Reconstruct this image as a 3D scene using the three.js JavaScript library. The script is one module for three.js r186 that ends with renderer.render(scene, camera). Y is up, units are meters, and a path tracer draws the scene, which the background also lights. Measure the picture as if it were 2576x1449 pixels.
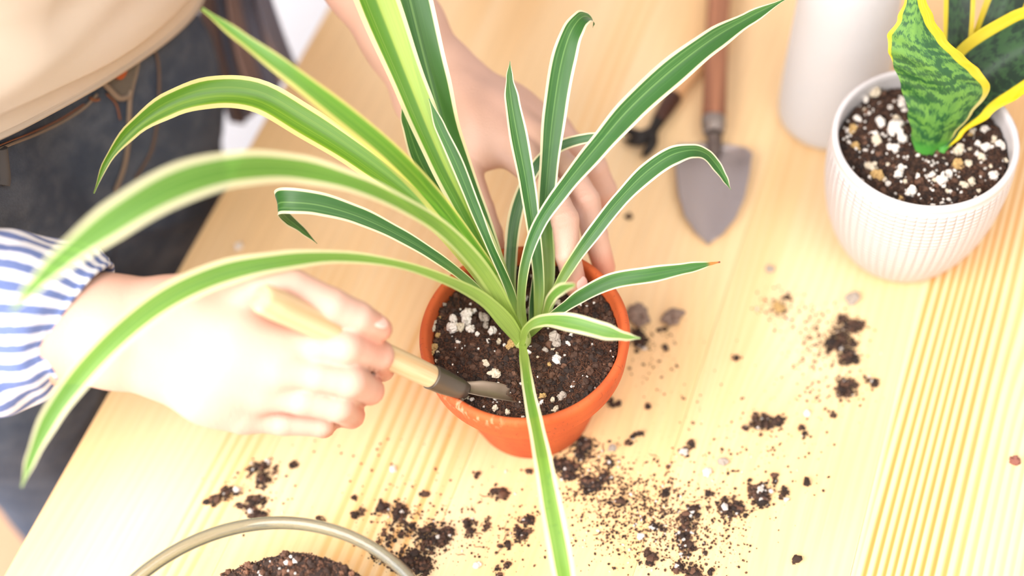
import * as THREE from 'three';
import { mergeGeometries } from 'three/addons/utils/BufferGeometryUtils.js';
import { RoundedBoxGeometry } from 'three/addons/geometries/RoundedBoxGeometry.js';
import { RectAreaLightUniformsLib } from 'three/addons/lights/RectAreaLightUniformsLib.js';
RectAreaLightUniformsLib.init();

// ------------------------------------------------------------------ camera, light, exposure
const V3 = (x, y, z) => new THREE.Vector3(x, y, z);
const TOP = 0.75;                                   // height of the table top above the floor
const scene = new THREE.Scene();
const CAM = V3(-0.00428, TOP + 0.91508, 0.50961), FWD = V3(0, -0.82995, -0.55784).normalize(), UPV = V3(0.12514, 0.55345, -0.82343).normalize();
const RIGHT = FWD.clone().cross(UPV).normalize();
const camera = new THREE.PerspectiveCamera(22.4538, 2576 / 1449, 0.02, 30);
camera.up.copy(UPV); camera.position.copy(CAM); camera.lookAt(CAM.clone().add(FWD)); camera.updateMatrixWorld();
camera.focus = 0.945; camera.userData.fStop = 1.7; scene.add(camera);
const renderer = new THREE.WebGLRenderer();
renderer.toneMapping = THREE.LinearToneMapping; renderer.toneMappingExposure = 0.378; renderer.shadowMap.enabled = true;
scene.background = new THREE.Color(0.95, 0.98, 1.0); scene.backgroundIntensity = 3.2;

const WX = -1.5, FZ = 2.0, KNEE = 1.15;             // left knee wall under a sloping roof with a roof window; front window wall behind the camera
const roofWin = { s0: 0.42, s1: 1.42, z0: 0.1, z1: 1.4 }, win4 = { z0: -0.75, z1: 1.0, y0: 0.2, y1: 1.05 }, win2 = { x0: -0.9, x1: 1.7, y0: 0.9, y1: 2.3 }, DIAG = Math.SQRT1_2, CEIL = 2.6, sky2 = { x0: 0.05, x1: 1.05, z0: 0.35, z1: 1.35 };   // a flat roof light over the table, a low window in the knee wall
function daylight(pos, dir, w, h, power, color) { const l = new THREE.RectAreaLight(color, power, w, h); l.position.copy(pos); l.lookAt(pos.clone().add(dir)); scene.add(l); return l; }
{ const s = (roofWin.s0 + roofWin.s1) / 2; daylight(V3(WX + s * DIAG + 0.02, KNEE + s * DIAG - 0.02, (roofWin.z0 + roofWin.z1) / 2), V3(1, -1, 0), roofWin.z1 - roofWin.z0, roofWin.s1 - roofWin.s0, 34, 0xfffafa); }
daylight(V3((win2.x0 + win2.x1) / 2, (win2.y0 + win2.y1) / 2, FZ - 0.03), V3(0, 0, -1), win2.x1 - win2.x0, win2.y1 - win2.y0, 1.6, 0xf6f9ff);
daylight(V3((sky2.x0 + sky2.x1) / 2, CEIL - 0.02, (sky2.z0 + sky2.z1) / 2), V3(0, -1, 0), sky2.x1 - sky2.x0, sky2.z1 - sky2.z0, 19, 0xffffff);
daylight(V3(WX + 0.03, (win4.y0 + win4.y1) / 2, (win4.z0 + win4.z1) / 2), V3(1, 0, 0), win4.z1 - win4.z0, win4.y1 - win4.y0, 17, 0xdcebff);

// ------------------------------------------------------------------ helpers
const F = 3650, lerp = (a, b, t) => a + (b - a) * t, clamp = (x, a = 0, b = 1) => Math.min(b, Math.max(a, x));
const smooth = (a, b, x) => { const t = clamp((x - a) / (b - a)); return t * t * (3 - 2 * t); };
const at = (px, py, d) => CAM.clone().addScaledVector(FWD, d).addScaledVector(RIGHT, (px - 1288) / F * d).addScaledVector(UPV, -(py - 724.5) / F * d);
const on = (px, py, h = 0) => { const v = at(px, py, 1).sub(CAM); return CAM.clone().addScaledVector(v, (TOP + h - CAM.y) / v.y); };
function rng(seed) { let s = seed >>> 0; return () => { s = (s + 0x6D2B79F5) | 0; let t = Math.imul(s ^ (s >>> 15), 1 | s); t = (t + Math.imul(t ^ (t >>> 7), 61 | t)) ^ t; return ((t ^ (t >>> 14)) >>> 0) / 4294967296; }; }
const hash3 = (x, y, z) => { let h = Math.imul(x, 374761393) ^ Math.imul(y, 668265263) ^ Math.imul(z, 2147483647 ^ 1274126177); h = Math.imul(h ^ (h >>> 13), 1274126177); return ((h ^ (h >>> 16)) >>> 0) / 4294967296; };
function noise(x, y = 0, z = 0) {
  const xi = Math.floor(x), yi = Math.floor(y), zi = Math.floor(z); let u = x - xi, v = y - yi, w = z - zi;
  u = u * u * (3 - 2 * u); v = v * v * (3 - 2 * v); w = w * w * (3 - 2 * w);
  const q = (a, b, c) => hash3(xi + a, yi + b, zi + c);
  return lerp(lerp(lerp(q(0, 0, 0), q(1, 0, 0), u), lerp(q(0, 1, 0), q(1, 1, 0), u), v), lerp(lerp(q(0, 0, 1), q(1, 0, 1), u), lerp(q(0, 1, 1), q(1, 1, 1), u), v), w);
}
function noise2(x, y) {
  const xi = Math.floor(x), yi = Math.floor(y); let u = x - xi, v = y - yi; u = u * u * (3 - 2 * u); v = v * v * (3 - 2 * v);
  return lerp(lerp(hash3(xi, yi, 7), hash3(xi + 1, yi, 7), u), lerp(hash3(xi, yi + 1, 7), hash3(xi + 1, yi + 1, 7), u), v);
}
const fbm = (x, y, z, o = 4) => { let s = 0, a = 0.5, t = 0; for (let i = 0; i < o; i++) { s += a * noise(x, y, z); t += a; a *= 0.5; x *= 2.03; y *= 2.03; z *= 2.03; } return s / t; };
const counts = {};
const numbered = (n) => { const k = counts[n] = (counts[n] ?? -1) + 1; return k ? `${n}_${String(k).padStart(3, '0')}` : n; };
function tag(o, label, category, group, kind) { o.userData.label = label; if (category) o.userData.category = category; if (group) o.userData.group = group; if (kind) o.userData.kind = kind; return o; }
function mesh(name, geo, mat, parent = scene) { const m = new THREE.Mesh(geo, mat); m.name = parent === scene ? numbered(name) : name; m.castShadow = m.receiveShadow = true; parent.add(m); return m; }
function group(name, pos, label, category, grp) { const g = new THREE.Group(); g.name = numbered(name); g.position.copy(pos); scene.add(g); return tag(g, label, category, grp); }
function struct(name, geo, mat, parent = scene) { const m = mesh(name, geo, mat, parent); if (parent === scene) { m.name = name; m.userData.kind = 'structure'; } return m; }
// geometry given in the world, moved into the axes of an unturned group
const local = (geo, g) => { geo.translate(-g.position.x, -g.position.y, -g.position.z); return geo; };
const S = (hex) => new THREE.Color(hex);
const mat = (o) => new THREE.MeshPhysicalMaterial({ roughness: 0.6, side: THREE.DoubleSide, ...o });
function texture(w, h, fn, srgb = true, rep = true) {
  const d = new Uint8Array(w * h * 4);
  for (let j = 0; j < h; j++) for (let i = 0; i < w; i++) { const c = fn(i / w, j / h, i, j), k = (j * w + i) * 4; d[k] = clamp(c[0]) * 255; d[k + 1] = clamp(c[1]) * 255; d[k + 2] = clamp(c[2]) * 255; d[k + 3] = 255; }
  const t = new THREE.DataTexture(d, w, h); t.magFilter = t.minFilter = THREE.LinearFilter; t.wrapS = t.wrapT = rep ? THREE.RepeatWrapping : THREE.ClampToEdgeWrapping;
  if (srgb) t.colorSpace = THREE.SRGBColorSpace; t.needsUpdate = true; return t;
}
const mix3 = (a, b, t) => [lerp(a[0], b[0], t), lerp(a[1], b[1], t), lerp(a[2], b[2], t)];
const rgb = (r, g, b) => [r / 255, g / 255, b / 255];
function grid(nu, nv, fn, uvfn, colorfn) {          // fn(u, v) -> Vector3
  const p = [], uv = [], ix = [], col = [];
  for (let j = 0; j <= nv; j++) for (let i = 0; i <= nu; i++) {
    const u = i / nu, v = j / nv, q = fn(u, v); p.push(q.x, q.y, q.z); const t = uvfn ? uvfn(u, v, q) : [u, v]; uv.push(t[0], t[1]); if (colorfn) col.push(...colorfn(u, v, q));
  }
  for (let j = 0; j < nv; j++) for (let i = 0; i < nu; i++) { const a = j * (nu + 1) + i, b = a + 1, c = a + nu + 1, d = c + 1; ix.push(a, b, d, a, d, c); }
  const g = new THREE.BufferGeometry(); g.setAttribute('position', new THREE.Float32BufferAttribute(p, 3)); g.setAttribute('uv', new THREE.Float32BufferAttribute(uv, 2));
  if (colorfn) g.setAttribute('color', new THREE.Float32BufferAttribute(col, 3)); g.setIndex(ix); g.computeVertexNormals(); return g;
}
function lathe(profile, segs = 128) {               // profile [[r, y], ...], uv.y by length
  const L = [0]; for (let i = 1; i < profile.length; i++) L.push(L[i - 1] + Math.hypot(profile[i][0] - profile[i - 1][0], profile[i][1] - profile[i - 1][1]));
  const g = new THREE.LatheGeometry(profile.map(([r, y]) => new THREE.Vector2(r, y)), segs), uv = g.attributes.uv, n = profile.length;
  for (let i = 0; i < uv.count; i++) uv.setY(i, L[i % n] / L[n - 1]);
  return g;
}
function curvePts(pts, n) { const c = new THREE.CatmullRomCurve3(pts.map((p) => V3(...p)), false, 'centripetal'); return { pts: Array.from({ length: n + 1 }, (_, i) => c.getPoint(i / n)), tan: Array.from({ length: n + 1 }, (_, i) => c.getTangent(i / n)) }; }
function tube(points, radii, segs = 16, n = 24, capped = true) {   // round bar through points with a radius at each of them
  const c = new THREE.CatmullRomCurve3(points, false, 'centripetal'), N = n, p = [], ix = [], uv = []; let nrm = null;
  for (let i = 0; i <= N; i++) {
    const t = i / N, q = c.getPoint(t), T = c.getTangent(t);
    if (!nrm) nrm = Math.abs(T.y) < 0.9 ? V3(0, 1, 0) : V3(1, 0, 0);
    nrm = nrm.clone().addScaledVector(T, -nrm.dot(T)).normalize(); const b = T.clone().cross(nrm), s = t * (radii.length - 1), k = Math.min(radii.length - 2, Math.floor(s)), r = radii.length > 1 ? lerp(radii[k], radii[k + 1], s - k) : radii[0];
    for (let j = 0; j <= segs; j++) { const a = j / segs * Math.PI * 2; p.push(q.x + r * (nrm.x * Math.cos(a) + b.x * Math.sin(a)), q.y + r * (nrm.y * Math.cos(a) + b.y * Math.sin(a)), q.z + r * (nrm.z * Math.cos(a) + b.z * Math.sin(a))); uv.push(j / segs, t); }
  }
  for (let i = 0; i < N; i++) for (let j = 0; j < segs; j++) { const a = i * (segs + 1) + j, b = a + 1, d = a + segs + 1, e = d + 1; ix.push(a, d, e, a, e, b); }
  if (capped) for (const e of [0, N]) { const k = p.length / 3, q = c.getPoint(e / N); p.push(q.x, q.y, q.z); uv.push(0.5, e / N); for (let j = 0; j < segs; j++) { const a = e * (segs + 1) + j; e ? ix.push(a, k, a + 1) : ix.push(a, a + 1, k); } }
  const g = new THREE.BufferGeometry(); g.setAttribute('position', new THREE.Float32BufferAttribute(p, 3)); g.setAttribute('uv', new THREE.Float32BufferAttribute(uv, 2)); g.setIndex(ix); g.computeVertexNormals(); return g;
}
function place(geo, pos, yaw = 0) { geo.rotateY(yaw); geo.translate(pos.x, pos.y, pos.z); return geo; }

// ------------------------------------------------------------------ the room
const wallMat = mat({ color: new THREE.Color(0.82, 0.82, 0.83), roughness: 0.9 });
const box = (x0, x1, y0, y1, z0, z1) => { const g = new THREE.BoxGeometry(x1 - x0, y1 - y0, z1 - z0); g.translate((x0 + x1) / 2, (y0 + y1) / 2, (z0 + z1) / 2); return g; };
const X1 = 2.3, Z0 = -1.75, Z1 = FZ;
const floorTex = texture(512, 512, (u, v) => { const g = noise2(u * 40, v * 3) * 0.5 + noise2(u * 150, v * 8) * 0.3; return mix3(rgb(206, 164, 126), rgb(184, 138, 100), g); });
floorTex.repeat.set(2, 2);
const floorMat = mat({ map: floorTex, roughness: 0.55 });
struct('floor', box(WX - 0.15, X1 + 0.15, -0.12, 0, Z0 - 0.15, Z1 + 0.15), floorMat);
const slope = (s0, s1, t0, t1, z0, z1) => { const g = box(s0, s1, t0, t1, z0, z1); g.rotateZ(Math.PI / 4); g.translate(WX, KNEE, 0); return g; };   // s up the roof slope, t out of it
const SLEN = (CEIL - KNEE) / DIAG, CX = WX + CEIL - KNEE;
struct('ceiling', mergeGeometries([box(CX - 0.12, sky2.x0, CEIL, CEIL + 0.12, Z0 - 0.15, Z1 + 0.15), box(sky2.x1, X1 + 0.15, CEIL, CEIL + 0.12, Z0 - 0.15, Z1 + 0.15), box(sky2.x0, sky2.x1, CEIL, CEIL + 0.12, Z0 - 0.15, sky2.z0), box(sky2.x0, sky2.x1, CEIL, CEIL + 0.12, sky2.z1, Z1 + 0.15), slope(-0.1, roofWin.s0, 0, 0.12, Z0 - 0.15, Z1 + 0.15), slope(roofWin.s1, SLEN + 0.06, 0, 0.12, Z0 - 0.15, Z1 + 0.15), slope(roofWin.s0, roofWin.s1, 0, 0.12, Z0 - 0.15, roofWin.z0), slope(roofWin.s0, roofWin.s1, 0, 0.12, roofWin.z1, Z1 + 0.15)]), wallMat);
struct('wall_back', box(WX - 0.15, X1 + 0.15, 0, CEIL, Z0 - 0.15, Z0), wallMat);
struct('wall_front', mergeGeometries([box(WX - 0.15, X1 + 0.15, 0, win2.y0, Z1, Z1 + 0.15), box(WX - 0.15, X1 + 0.15, win2.y1, CEIL, Z1, Z1 + 0.15), box(WX - 0.15, win2.x0, win2.y0, win2.y1, Z1, Z1 + 0.15), box(win2.x1, X1 + 0.15, win2.y0, win2.y1, Z1, Z1 + 0.15)]), wallMat);
struct('wall_right', box(X1, X1 + 0.15, 0, CEIL, Z0, Z1), wallMat);
struct('wall_left', mergeGeometries([box(WX - 0.15, WX, 0, win4.y0, Z0, Z1), box(WX - 0.15, WX, win4.y1, KNEE, Z0, Z1), box(WX - 0.15, WX, win4.y0, win4.y1, Z0, win4.z0), box(WX - 0.15, WX, win4.y0, win4.y1, win4.z1, Z1)]), wallMat);
const frameMat = mat({ color: 0xf2f2f0, roughness: 0.4 }), paneMat = mat({ color: 0xffffff, roughness: 0, transmission: 1, thickness: 0 });
function windowAt(name, b, n) {                     // b(s0, s1, y0, y1, t0, t1): a bar along the wall; frame, mullions and n panes
  const g = new THREE.Group(); g.name = name; g.userData.kind = 'structure'; scene.add(g);
  const [s0, s1, y0, y1] = n.at, w = 0.05, bars = [b(s0, s1, y0, y0 + w, 0, w), b(s0, s1, y1 - w, y1, 0, w)];
  for (let i = 0; i <= n.panes; i++) { const s = lerp(s0 + w / 2, s1 - w / 2, i / n.panes); bars.push(b(s - w / 2, s + w / 2, y0, y1, 0, w)); }
  mesh('window_frame', mergeGeometries(bars), frameMat, g);
  for (let i = 0; i < n.panes; i++) mesh('pane', b(lerp(s0 + w / 2, s1 - w / 2, i / n.panes) + w / 2, lerp(s0 + w / 2, s1 - w / 2, (i + 1) / n.panes) - w / 2, y0 + w, y1 - w, 0.022, 0.026), paneMat, g).name = i ? `pane_00${i}` : 'pane';
}
windowAt('window_1', (s0, s1, y0, y1, t0, t1) => slope(y0, y1, 0.04 + t0, 0.04 + t1, s0, s1), { at: [roofWin.z0, roofWin.z1, roofWin.s0, roofWin.s1], panes: 2 });
windowAt('window_3', (s0, s1, y0, y1, t0, t1) => box(s0, s1, CEIL + 0.04 + t0, CEIL + 0.04 + t1, y0, y1), { at: [sky2.x0, sky2.x1, sky2.z0, sky2.z1], panes: 2 });
windowAt('window_4', (s0, s1, y0, y1, t0, t1) => box(WX - 0.1 + t0, WX - 0.1 + t1, y0, y1, s0, s1), { at: [win4.z0, win4.z1, win4.y0, win4.y1], panes: 2 });
windowAt('window_2', (s0, s1, y0, y1, t0, t1) => box(s0, s1, y0, y1, FZ + 0.05 + t0, FZ + 0.05 + t1), { at: [win2.x0, win2.x1, win2.y0, win2.y1], panes: 3 });

// ------------------------------------------------------------------ the table: U along its long edge, W across it
const EDGE = V3(-0.26507, TOP, -0.14675), U = V3(0.43266, 0, -0.90156), W = V3(0.90156, 0, 0.43266), YAW = Math.atan2(W.x, W.z) - Math.PI / 2;
const tab = (u, w, h = 0) => EDGE.clone().addScaledVector(U, u).addScaledVector(W, w).add(V3(0, h, 0));
const PLANK = 0.136, TU0 = -0.75, TU1 = 0.58, NPL = 6, woodLight = rgb(238, 208, 165), woodMid = rgb(233, 193, 138), woodDark = rgb(208, 142, 66);
const knots = [[0.29, 0.43, 0.006], [0.662, 0.168, 0.011], [0.425, -0.02, 0.02]];     // across, along, size
const woodTex = texture(1536, 1536, (u, v) => {
  const x = u * NPL * PLANK, y = TU0 + v * (TU1 - TU0), k = Math.floor(x / PLANK), sd = k * 17.3;
  let xx = x + 0.012 * (noise2(y * 2.2 + sd, sd) - 0.5) + 0.05 * (noise2(y * 0.7 + sd, x * 3) - 0.5), kn = 0;
  for (const [kx, ky, kr] of knots) { const dx = x - kx, dy = (y - ky) * 0.42, r2 = (dx * dx + dy * dy) / (kr * kr * 3); xx += dx * 1.6 * Math.exp(-r2 * 0.6); if (kr < 0.015) kn = Math.max(kn, Math.exp(-Math.pow((dx * dx + dy * dy * 2.4) / (kr * kr), 2))); }
  const strong = k === 4 ? smooth(0.545, 0.55, x) * (1 - 0.75 * smooth(0.59, 0.63, x)) : k === 5 ? 0.28 : k === 3 ? 0.08 : 0.05 + 0.2 * smooth(0.5, 0.75, noise2(x * 22 + sd, y * 0.9)) + (k === 1 ? 0.34 * smooth(0.19, 0.2, x) * (1 - smooth(0.252, 0.264, x)) * smooth(0.25, -0.02, y) : k === 0 ? 0.3 * smooth(0.096, 0.1, x) * (1 - smooth(0.122, 0.13, x)) * smooth(0.1, -0.05, y) : 0);
  const period = k === 4 ? 0.0062 : 0.0085, ph = xx / period + 1.5 * noise2(xx * 30, 3 + sd), f = ph - Math.floor(ph), line = smooth(0.25, 0.66, f) * (1 - smooth(0.8, 0.98, f));
  const broad = noise2(xx * 34 + sd, y * 0.8), fine = noise2(x * 900, y * 26) - 0.5, patch = smooth(0.5, 0.85, noise2(x * 9 + sd, y * 2.3));
  let c = mix3(woodLight, woodMid, clamp(0.1 + broad * 0.5 + patch * 0.4)); c = mix3(c, woodDark, 0.2 * smooth(0.55, 0.9, noise2(x * 15 + sd * 2, y * 5 + 9))); c = mix3(c, woodDark, clamp(line * strong)); c = mix3(c, rgb(160, 104, 62), kn * 0.6);
  return c.map((q) => q * (1 + 0.05 * fine));
}, true, false);
const woodMat = mat({ map: woodTex, roughness: 0.5, clearcoat: 0.0 });
{
  const g = group('table', EDGE.clone().setY(0), 'pale pine table top of joined planks, strewn with dark soil', 'table');
  const put = (geo, u, w, h) => { geo.rotateY(Math.atan2(-W.z, W.x)); const q = tab(u, w, h); geo.translate(q.x, q.y, q.z); return local(geo, g); };
  for (let k = 0; k < NPL; k++) {
    const geo = new RoundedBoxGeometry(PLANK - 0.0001 + (k ? 0 : 0.0025), 0.03, TU1 - TU0, 2, 0.0004), p = geo.attributes.position, uv = geo.attributes.uv;
    for (let i = 0; i < p.count; i++) uv.setXY(i, (p.getX(i) + PLANK * (k + 0.5)) / (NPL * PLANK), (-p.getZ(i) + (TU1 - TU0) / 2) / (TU1 - TU0));
    const m = mesh('plank', put(geo, (TU0 + TU1) / 2, PLANK * (k + 0.5) - (k ? 0 : 0.00125), -0.015), woodMat, g); m.name = k ? `plank_00${k}` : 'plank';
  }
  const under = mat({ color: 0xd9b27a, roughness: 0.6 });
  for (const [u, w] of [[TU0 + 0.07, 0.07], [TU1 - 0.07, 0.07], [TU0 + 0.07, 0.746], [TU1 - 0.07, 0.746]]) mesh('leg', put(new RoundedBoxGeometry(0.06, 0.72, 0.06, 2, 0.004), u, w, -0.39), under, g);
  mesh('apron', mergeGeometries([put(new RoundedBoxGeometry(0.02, 0.08, 1.13, 2, 0.002), (TU0 + TU1) / 2, 0.07, -0.07), put(new RoundedBoxGeometry(0.02, 0.08, 1.13, 2, 0.002), (TU0 + TU1) / 2, 0.746, -0.07)]), under, g);
}
{ // low white cabinet beside the table, past the person
  const c0 = tab(0.62, -0.46).setY(0), g = group('cabinet', c0, 'low white cabinet beyond the table edge, behind the person', 'cabinet'), cm = mat({ color: 0xf3f4f6, roughness: 0.5 });
  const put = (geo, u, w, h) => { geo.rotateY(Math.atan2(-W.z, W.x)); const q = tab(0.62 + u, -0.46 + w, 0); geo.translate(q.x, h, q.z); return local(geo, g); };
  mesh('carcass', put(new RoundedBoxGeometry(0.74, 0.35, 0.66, 2, 0.004), 0, 0, 0.205), cm, g);
  mesh('cabinet_top', put(new RoundedBoxGeometry(0.78, 0.022, 0.70, 2, 0.004), 0, 0, 0.391), cm, g);
  for (const s of [0, 1]) { const d = mesh('door', put(new RoundedBoxGeometry(0.36, 0.33, 0.016, 2, 0.003), -0.34, -0.182 + 0.364 * s, 0.205), cm, g); mesh('knob', put(new THREE.SphereGeometry(0.011, 16, 12), -0.356, -0.03 + 0.06 * s, 0.27), cm, d); }
  mesh('plinth', put(new RoundedBoxGeometry(0.70, 0.03, 0.62, 2, 0.003), 0, 0, 0.015), cm, g);
}
// ------------------------------------------------------------------ soil: crumbs, fibres and perlite shared by every pile
function lump(seed, rough, detail = 1, lobes = 1.7) {           // a knobbly pebble of radius about 1
  const g = new THREE.IcosahedronGeometry(1, detail), p = g.attributes.position;
  for (let i = 0; i < p.count; i++) {
    const x = p.getX(i), y = p.getY(i), z = p.getZ(i), k = 1 + rough * 2 * (fbm(x * lobes + seed * 9.1, y * lobes + seed, z * lobes, 3) - 0.5);
    p.setXYZ(i, x * k, y * k, z * k);
  }
  g.deleteAttribute('uv'); g.computeVertexNormals(); return g;
}
const crumbMat = mat({ color: 0xffffff, roughness: 0.85, vertexColors: true }), crumbOne = mat({ color: 0xffffff, roughness: 0.85 });
const perliteMats = [mat({ color: S(0xdcd3c8), roughness: 0.9 }), mat({ color: S(0xcabca4), roughness: 0.9 }), mat({ color: S(0xb3925c), roughness: 0.9 }), mat({ color: S(0xa3978a), roughness: 0.9 })];
const perliteGeos = [1, 2, 3, 4, 5, 6].map((s) => { const g = lump(s, 0.75, 4, 1.5), p = g.attributes.position; for (let i = 0; i < p.count; i++) { const k = 1 - 0.16 * smooth(0.62, 0.75, noise(p.getX(i) * 4.5 + s * 5, p.getY(i) * 4.5, p.getZ(i) * 4.5)); p.setXYZ(i, p.getX(i) * k, p.getY(i) * k, p.getZ(i) * k); } g.computeVertexNormals(); return g; });
const soilTone = (r) => { const a = Math.pow(r, 2.2); return [0.016 + 0.11 * a, 0.0075 + 0.05 * a, 0.0042 + 0.026 * a]; };
const crumbGeo = lump(11, 0.95, 1, 2.6), fibreGeo = tube([V3(-1, 0, 0), V3(-0.3, 0.12, 0.18), V3(0.4, 0.02, -0.12), V3(1, 0.1, 0.06)], [0.03, 0.065, 0.055, 0.02], 5, 6); fibreGeo.deleteAttribute('uv');
const Q = new THREE.Quaternion(), EU = new THREE.Euler(), M4 = new THREE.Matrix4(), CC = new THREE.Color();
function stuff(name, geo, list, parent, flat = 0) {              // list of [Vector3, scale, colour, stretch]
  const m = new THREE.InstancedMesh(geo, crumbOne, list.length), R = rng(name.length * 77 + list.length);
  list.forEach(([p, s, c, st], i) => { EU.set(R() * 6.28 * (flat ? 0.06 : 1), R() * 6.28, R() * 6.28 * (flat ? 0.06 : 1)); m.setMatrixAt(i, M4.compose(p, Q.setFromEuler(EU), V3(s * (st ?? 1), s, s))); m.setColorAt(i, CC.setRGB(...c)); });
  m.name = name; m.userData.kind = 'stuff'; m.castShadow = m.receiveShadow = true; parent.add(m); return m;
}
function addPerlite(parent, p, r, kind, R) {
  const m = new THREE.Mesh(perliteGeos[Math.floor(R() * 6)], perliteMats[kind]); m.name = 'perlite'; const k = parent.children.filter((c) => c.name.startsWith('perlite')).length; if (k) m.name = `perlite_${String(k).padStart(3, '0')}`;
  m.position.copy(p).sub(parent.position); m.rotation.set(R() * 6, R() * 6, R() * 6); m.scale.set(r, r * (0.75 + 0.3 * R()), r * (0.7 + 0.4 * R())); m.castShadow = m.receiveShadow = true; parent.add(m);
}
// a round bed of potting soil: a bumpy body, thousands of crumbs and fibres, perlite lumps one by one
function soilBed(center, radius, label, seed, o) {
  const g = group('potting_soil', center, label, 'soil'), R = rng(seed), h = o.height ?? ((x, z) => 0.004 * (fbm(x * 60 + seed, 0, z * 60, 3) - 0.5) * 2 + 0.0022 * (fbm(x * 300, seed, z * 300, 2) - 0.5));
  const body = grid(140, 46, (u, v) => { const a = u * Math.PI * 2, r = v * radius, x = Math.cos(a) * r, z = Math.sin(a) * r; return V3(x, h(x, z) - (v > 0.98 ? 0.006 : 0), z); }, null, (u, v, q) => soilTone(0.55 * fbm(q.x * 700, q.z * 700, seed, 3)));
  mesh('soil_body', body, crumbMat, g);
  const crumbs = [], fibres = [], grits = [];
  for (let i = 0; i < o.crumbs; i++) { const a = R() * 6.283, r = Math.sqrt(R()) * radius * 0.985, x = Math.cos(a) * r, z = Math.sin(a) * r, big = R() < (o.big ?? 0.02), s = big ? 0.001 + 0.0013 * R() : 0.00026 + 0.0007 * R() * R(); crumbs.push([V3(x, h(x, z) + s * 0.25, z), s, soilTone(R()).map((q) => q * (o.tone ?? 1)), 0.8 + 0.6 * R()]); }
  for (let i = 0; i < o.fibres; i++) { const a = R() * 6.283, r = Math.sqrt(R()) * radius * 0.93, x = Math.cos(a) * r, z = Math.sin(a) * r, c = soilTone(0.45 + 0.55 * R()); fibres.push([V3(x, h(x, z) + 0.0008 * R() + 0.0006, z), 0.0009 + 0.0034 * R() * R(), [c[0] * 1.35, c[1] * 1.1, c[2] * 0.9], 1]); }
  for (let i = 0; i < o.grit; i++) { const a = R() * 6.283, r = Math.sqrt(R()) * radius * 0.97, x = Math.cos(a) * r, z = Math.sin(a) * r, s = 0.00035 + 0.0007 * R(), k = 0.45 + 0.4 * R(); grits.push([V3(x, h(x, z) + s + 0.0004, z), s, [k, k * 0.92, k * 0.82], 1]); }
  stuff('soil_crumbs', crumbGeo, crumbs, g); stuff('bark_fibres', fibreGeo, fibres, g, 1); stuff('perlite_grit', crumbGeo, grits, g);
  for (const [p, r, kind] of o.perlite(R)) { const q = p.clone().sub(center); q.y = h(q.x, q.z) + r * 0.35; addPerlite(g, q.add(center), r, kind, R); }
  return g;
}
// a little heap of crumbs lying on the table, one mesh
function heap(px, py, rad, n, seed, o = {}) {
  const R = rng(seed), c = on(px, py), r = rad / F * 1.14, parts = [], base = lump(3, 0.6, 0, 1.9), base2 = lump(5, 0.6, 0, 1.9);
  const bend = R() * 3.14, ecc = 0.75 + 0.35 * R(), K = o.ring ? 0 : 2 + Math.floor(R() * 3), subs = Array.from({ length: K }, () => { const t = R() * 6.283, q = (0.2 + 0.5 * R()) * r; return [Math.cos(t) * q, Math.sin(t) * q, r * (0.2 + 0.28 * R())]; }), g3 = () => (R() + R() + R() - 1.5) * 1.25;
  for (let i = 0; i < n; i++) {
    let ex, ez, q; if (K && R() < 0.9) { const c = subs[Math.floor(R() * K)], dx = g3() * c[2], dz = g3() * c[2]; ex = c[0] + dx; ez = (c[1] + dz) * ecc; q = clamp(Math.hypot(dx, dz) / (c[2] * 1.6)) * r; } else { const a = R() * 6.283; q = Math.pow(R(), o.ring ? 0.25 : 0.6) * r * (0.75 + 0.5 * noise2(Math.cos(a) * 1.7 + seed, Math.sin(a) * 1.7)); ex = Math.cos(a) * q; ez = Math.sin(a) * q * ecc; }
    const s = (o.s ?? 0.0011) * (0.4 + 1.5 * R() * R()) * (1.2 - 0.5 * Math.min(1, q / r)) * (R() < 0.05 ? 1.8 : 1);
    const g = (R() < 0.5 ? base : base2).clone(); g.rotateX(R() * 6); g.rotateY(R() * 6); g.scale(s * (0.8 + 0.7 * R()), s * 0.8, s); g.translate(ex * Math.cos(bend) - ez * Math.sin(bend), s * 0.45 + Math.max(0, 1 - q / r) * r * (o.pile ?? 0.35) * R(), ex * Math.sin(bend) + ez * Math.cos(bend));
    const w = R() < (o.white ?? 0.04), t = w ? [0.55, 0.5, 0.44] : soilTone(R()), m = g.attributes.position.count, col = new Float32Array(m * 3); for (let k = 0; k < m; k++) col.set(t, k * 3); g.setAttribute('color', new THREE.BufferAttribute(col, 3)); parts.push(g);
  }
  const m = mesh(o.name ?? 'soil_clump', mergeGeometries(parts), crumbMat); m.position.copy(c); return m;
}
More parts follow.
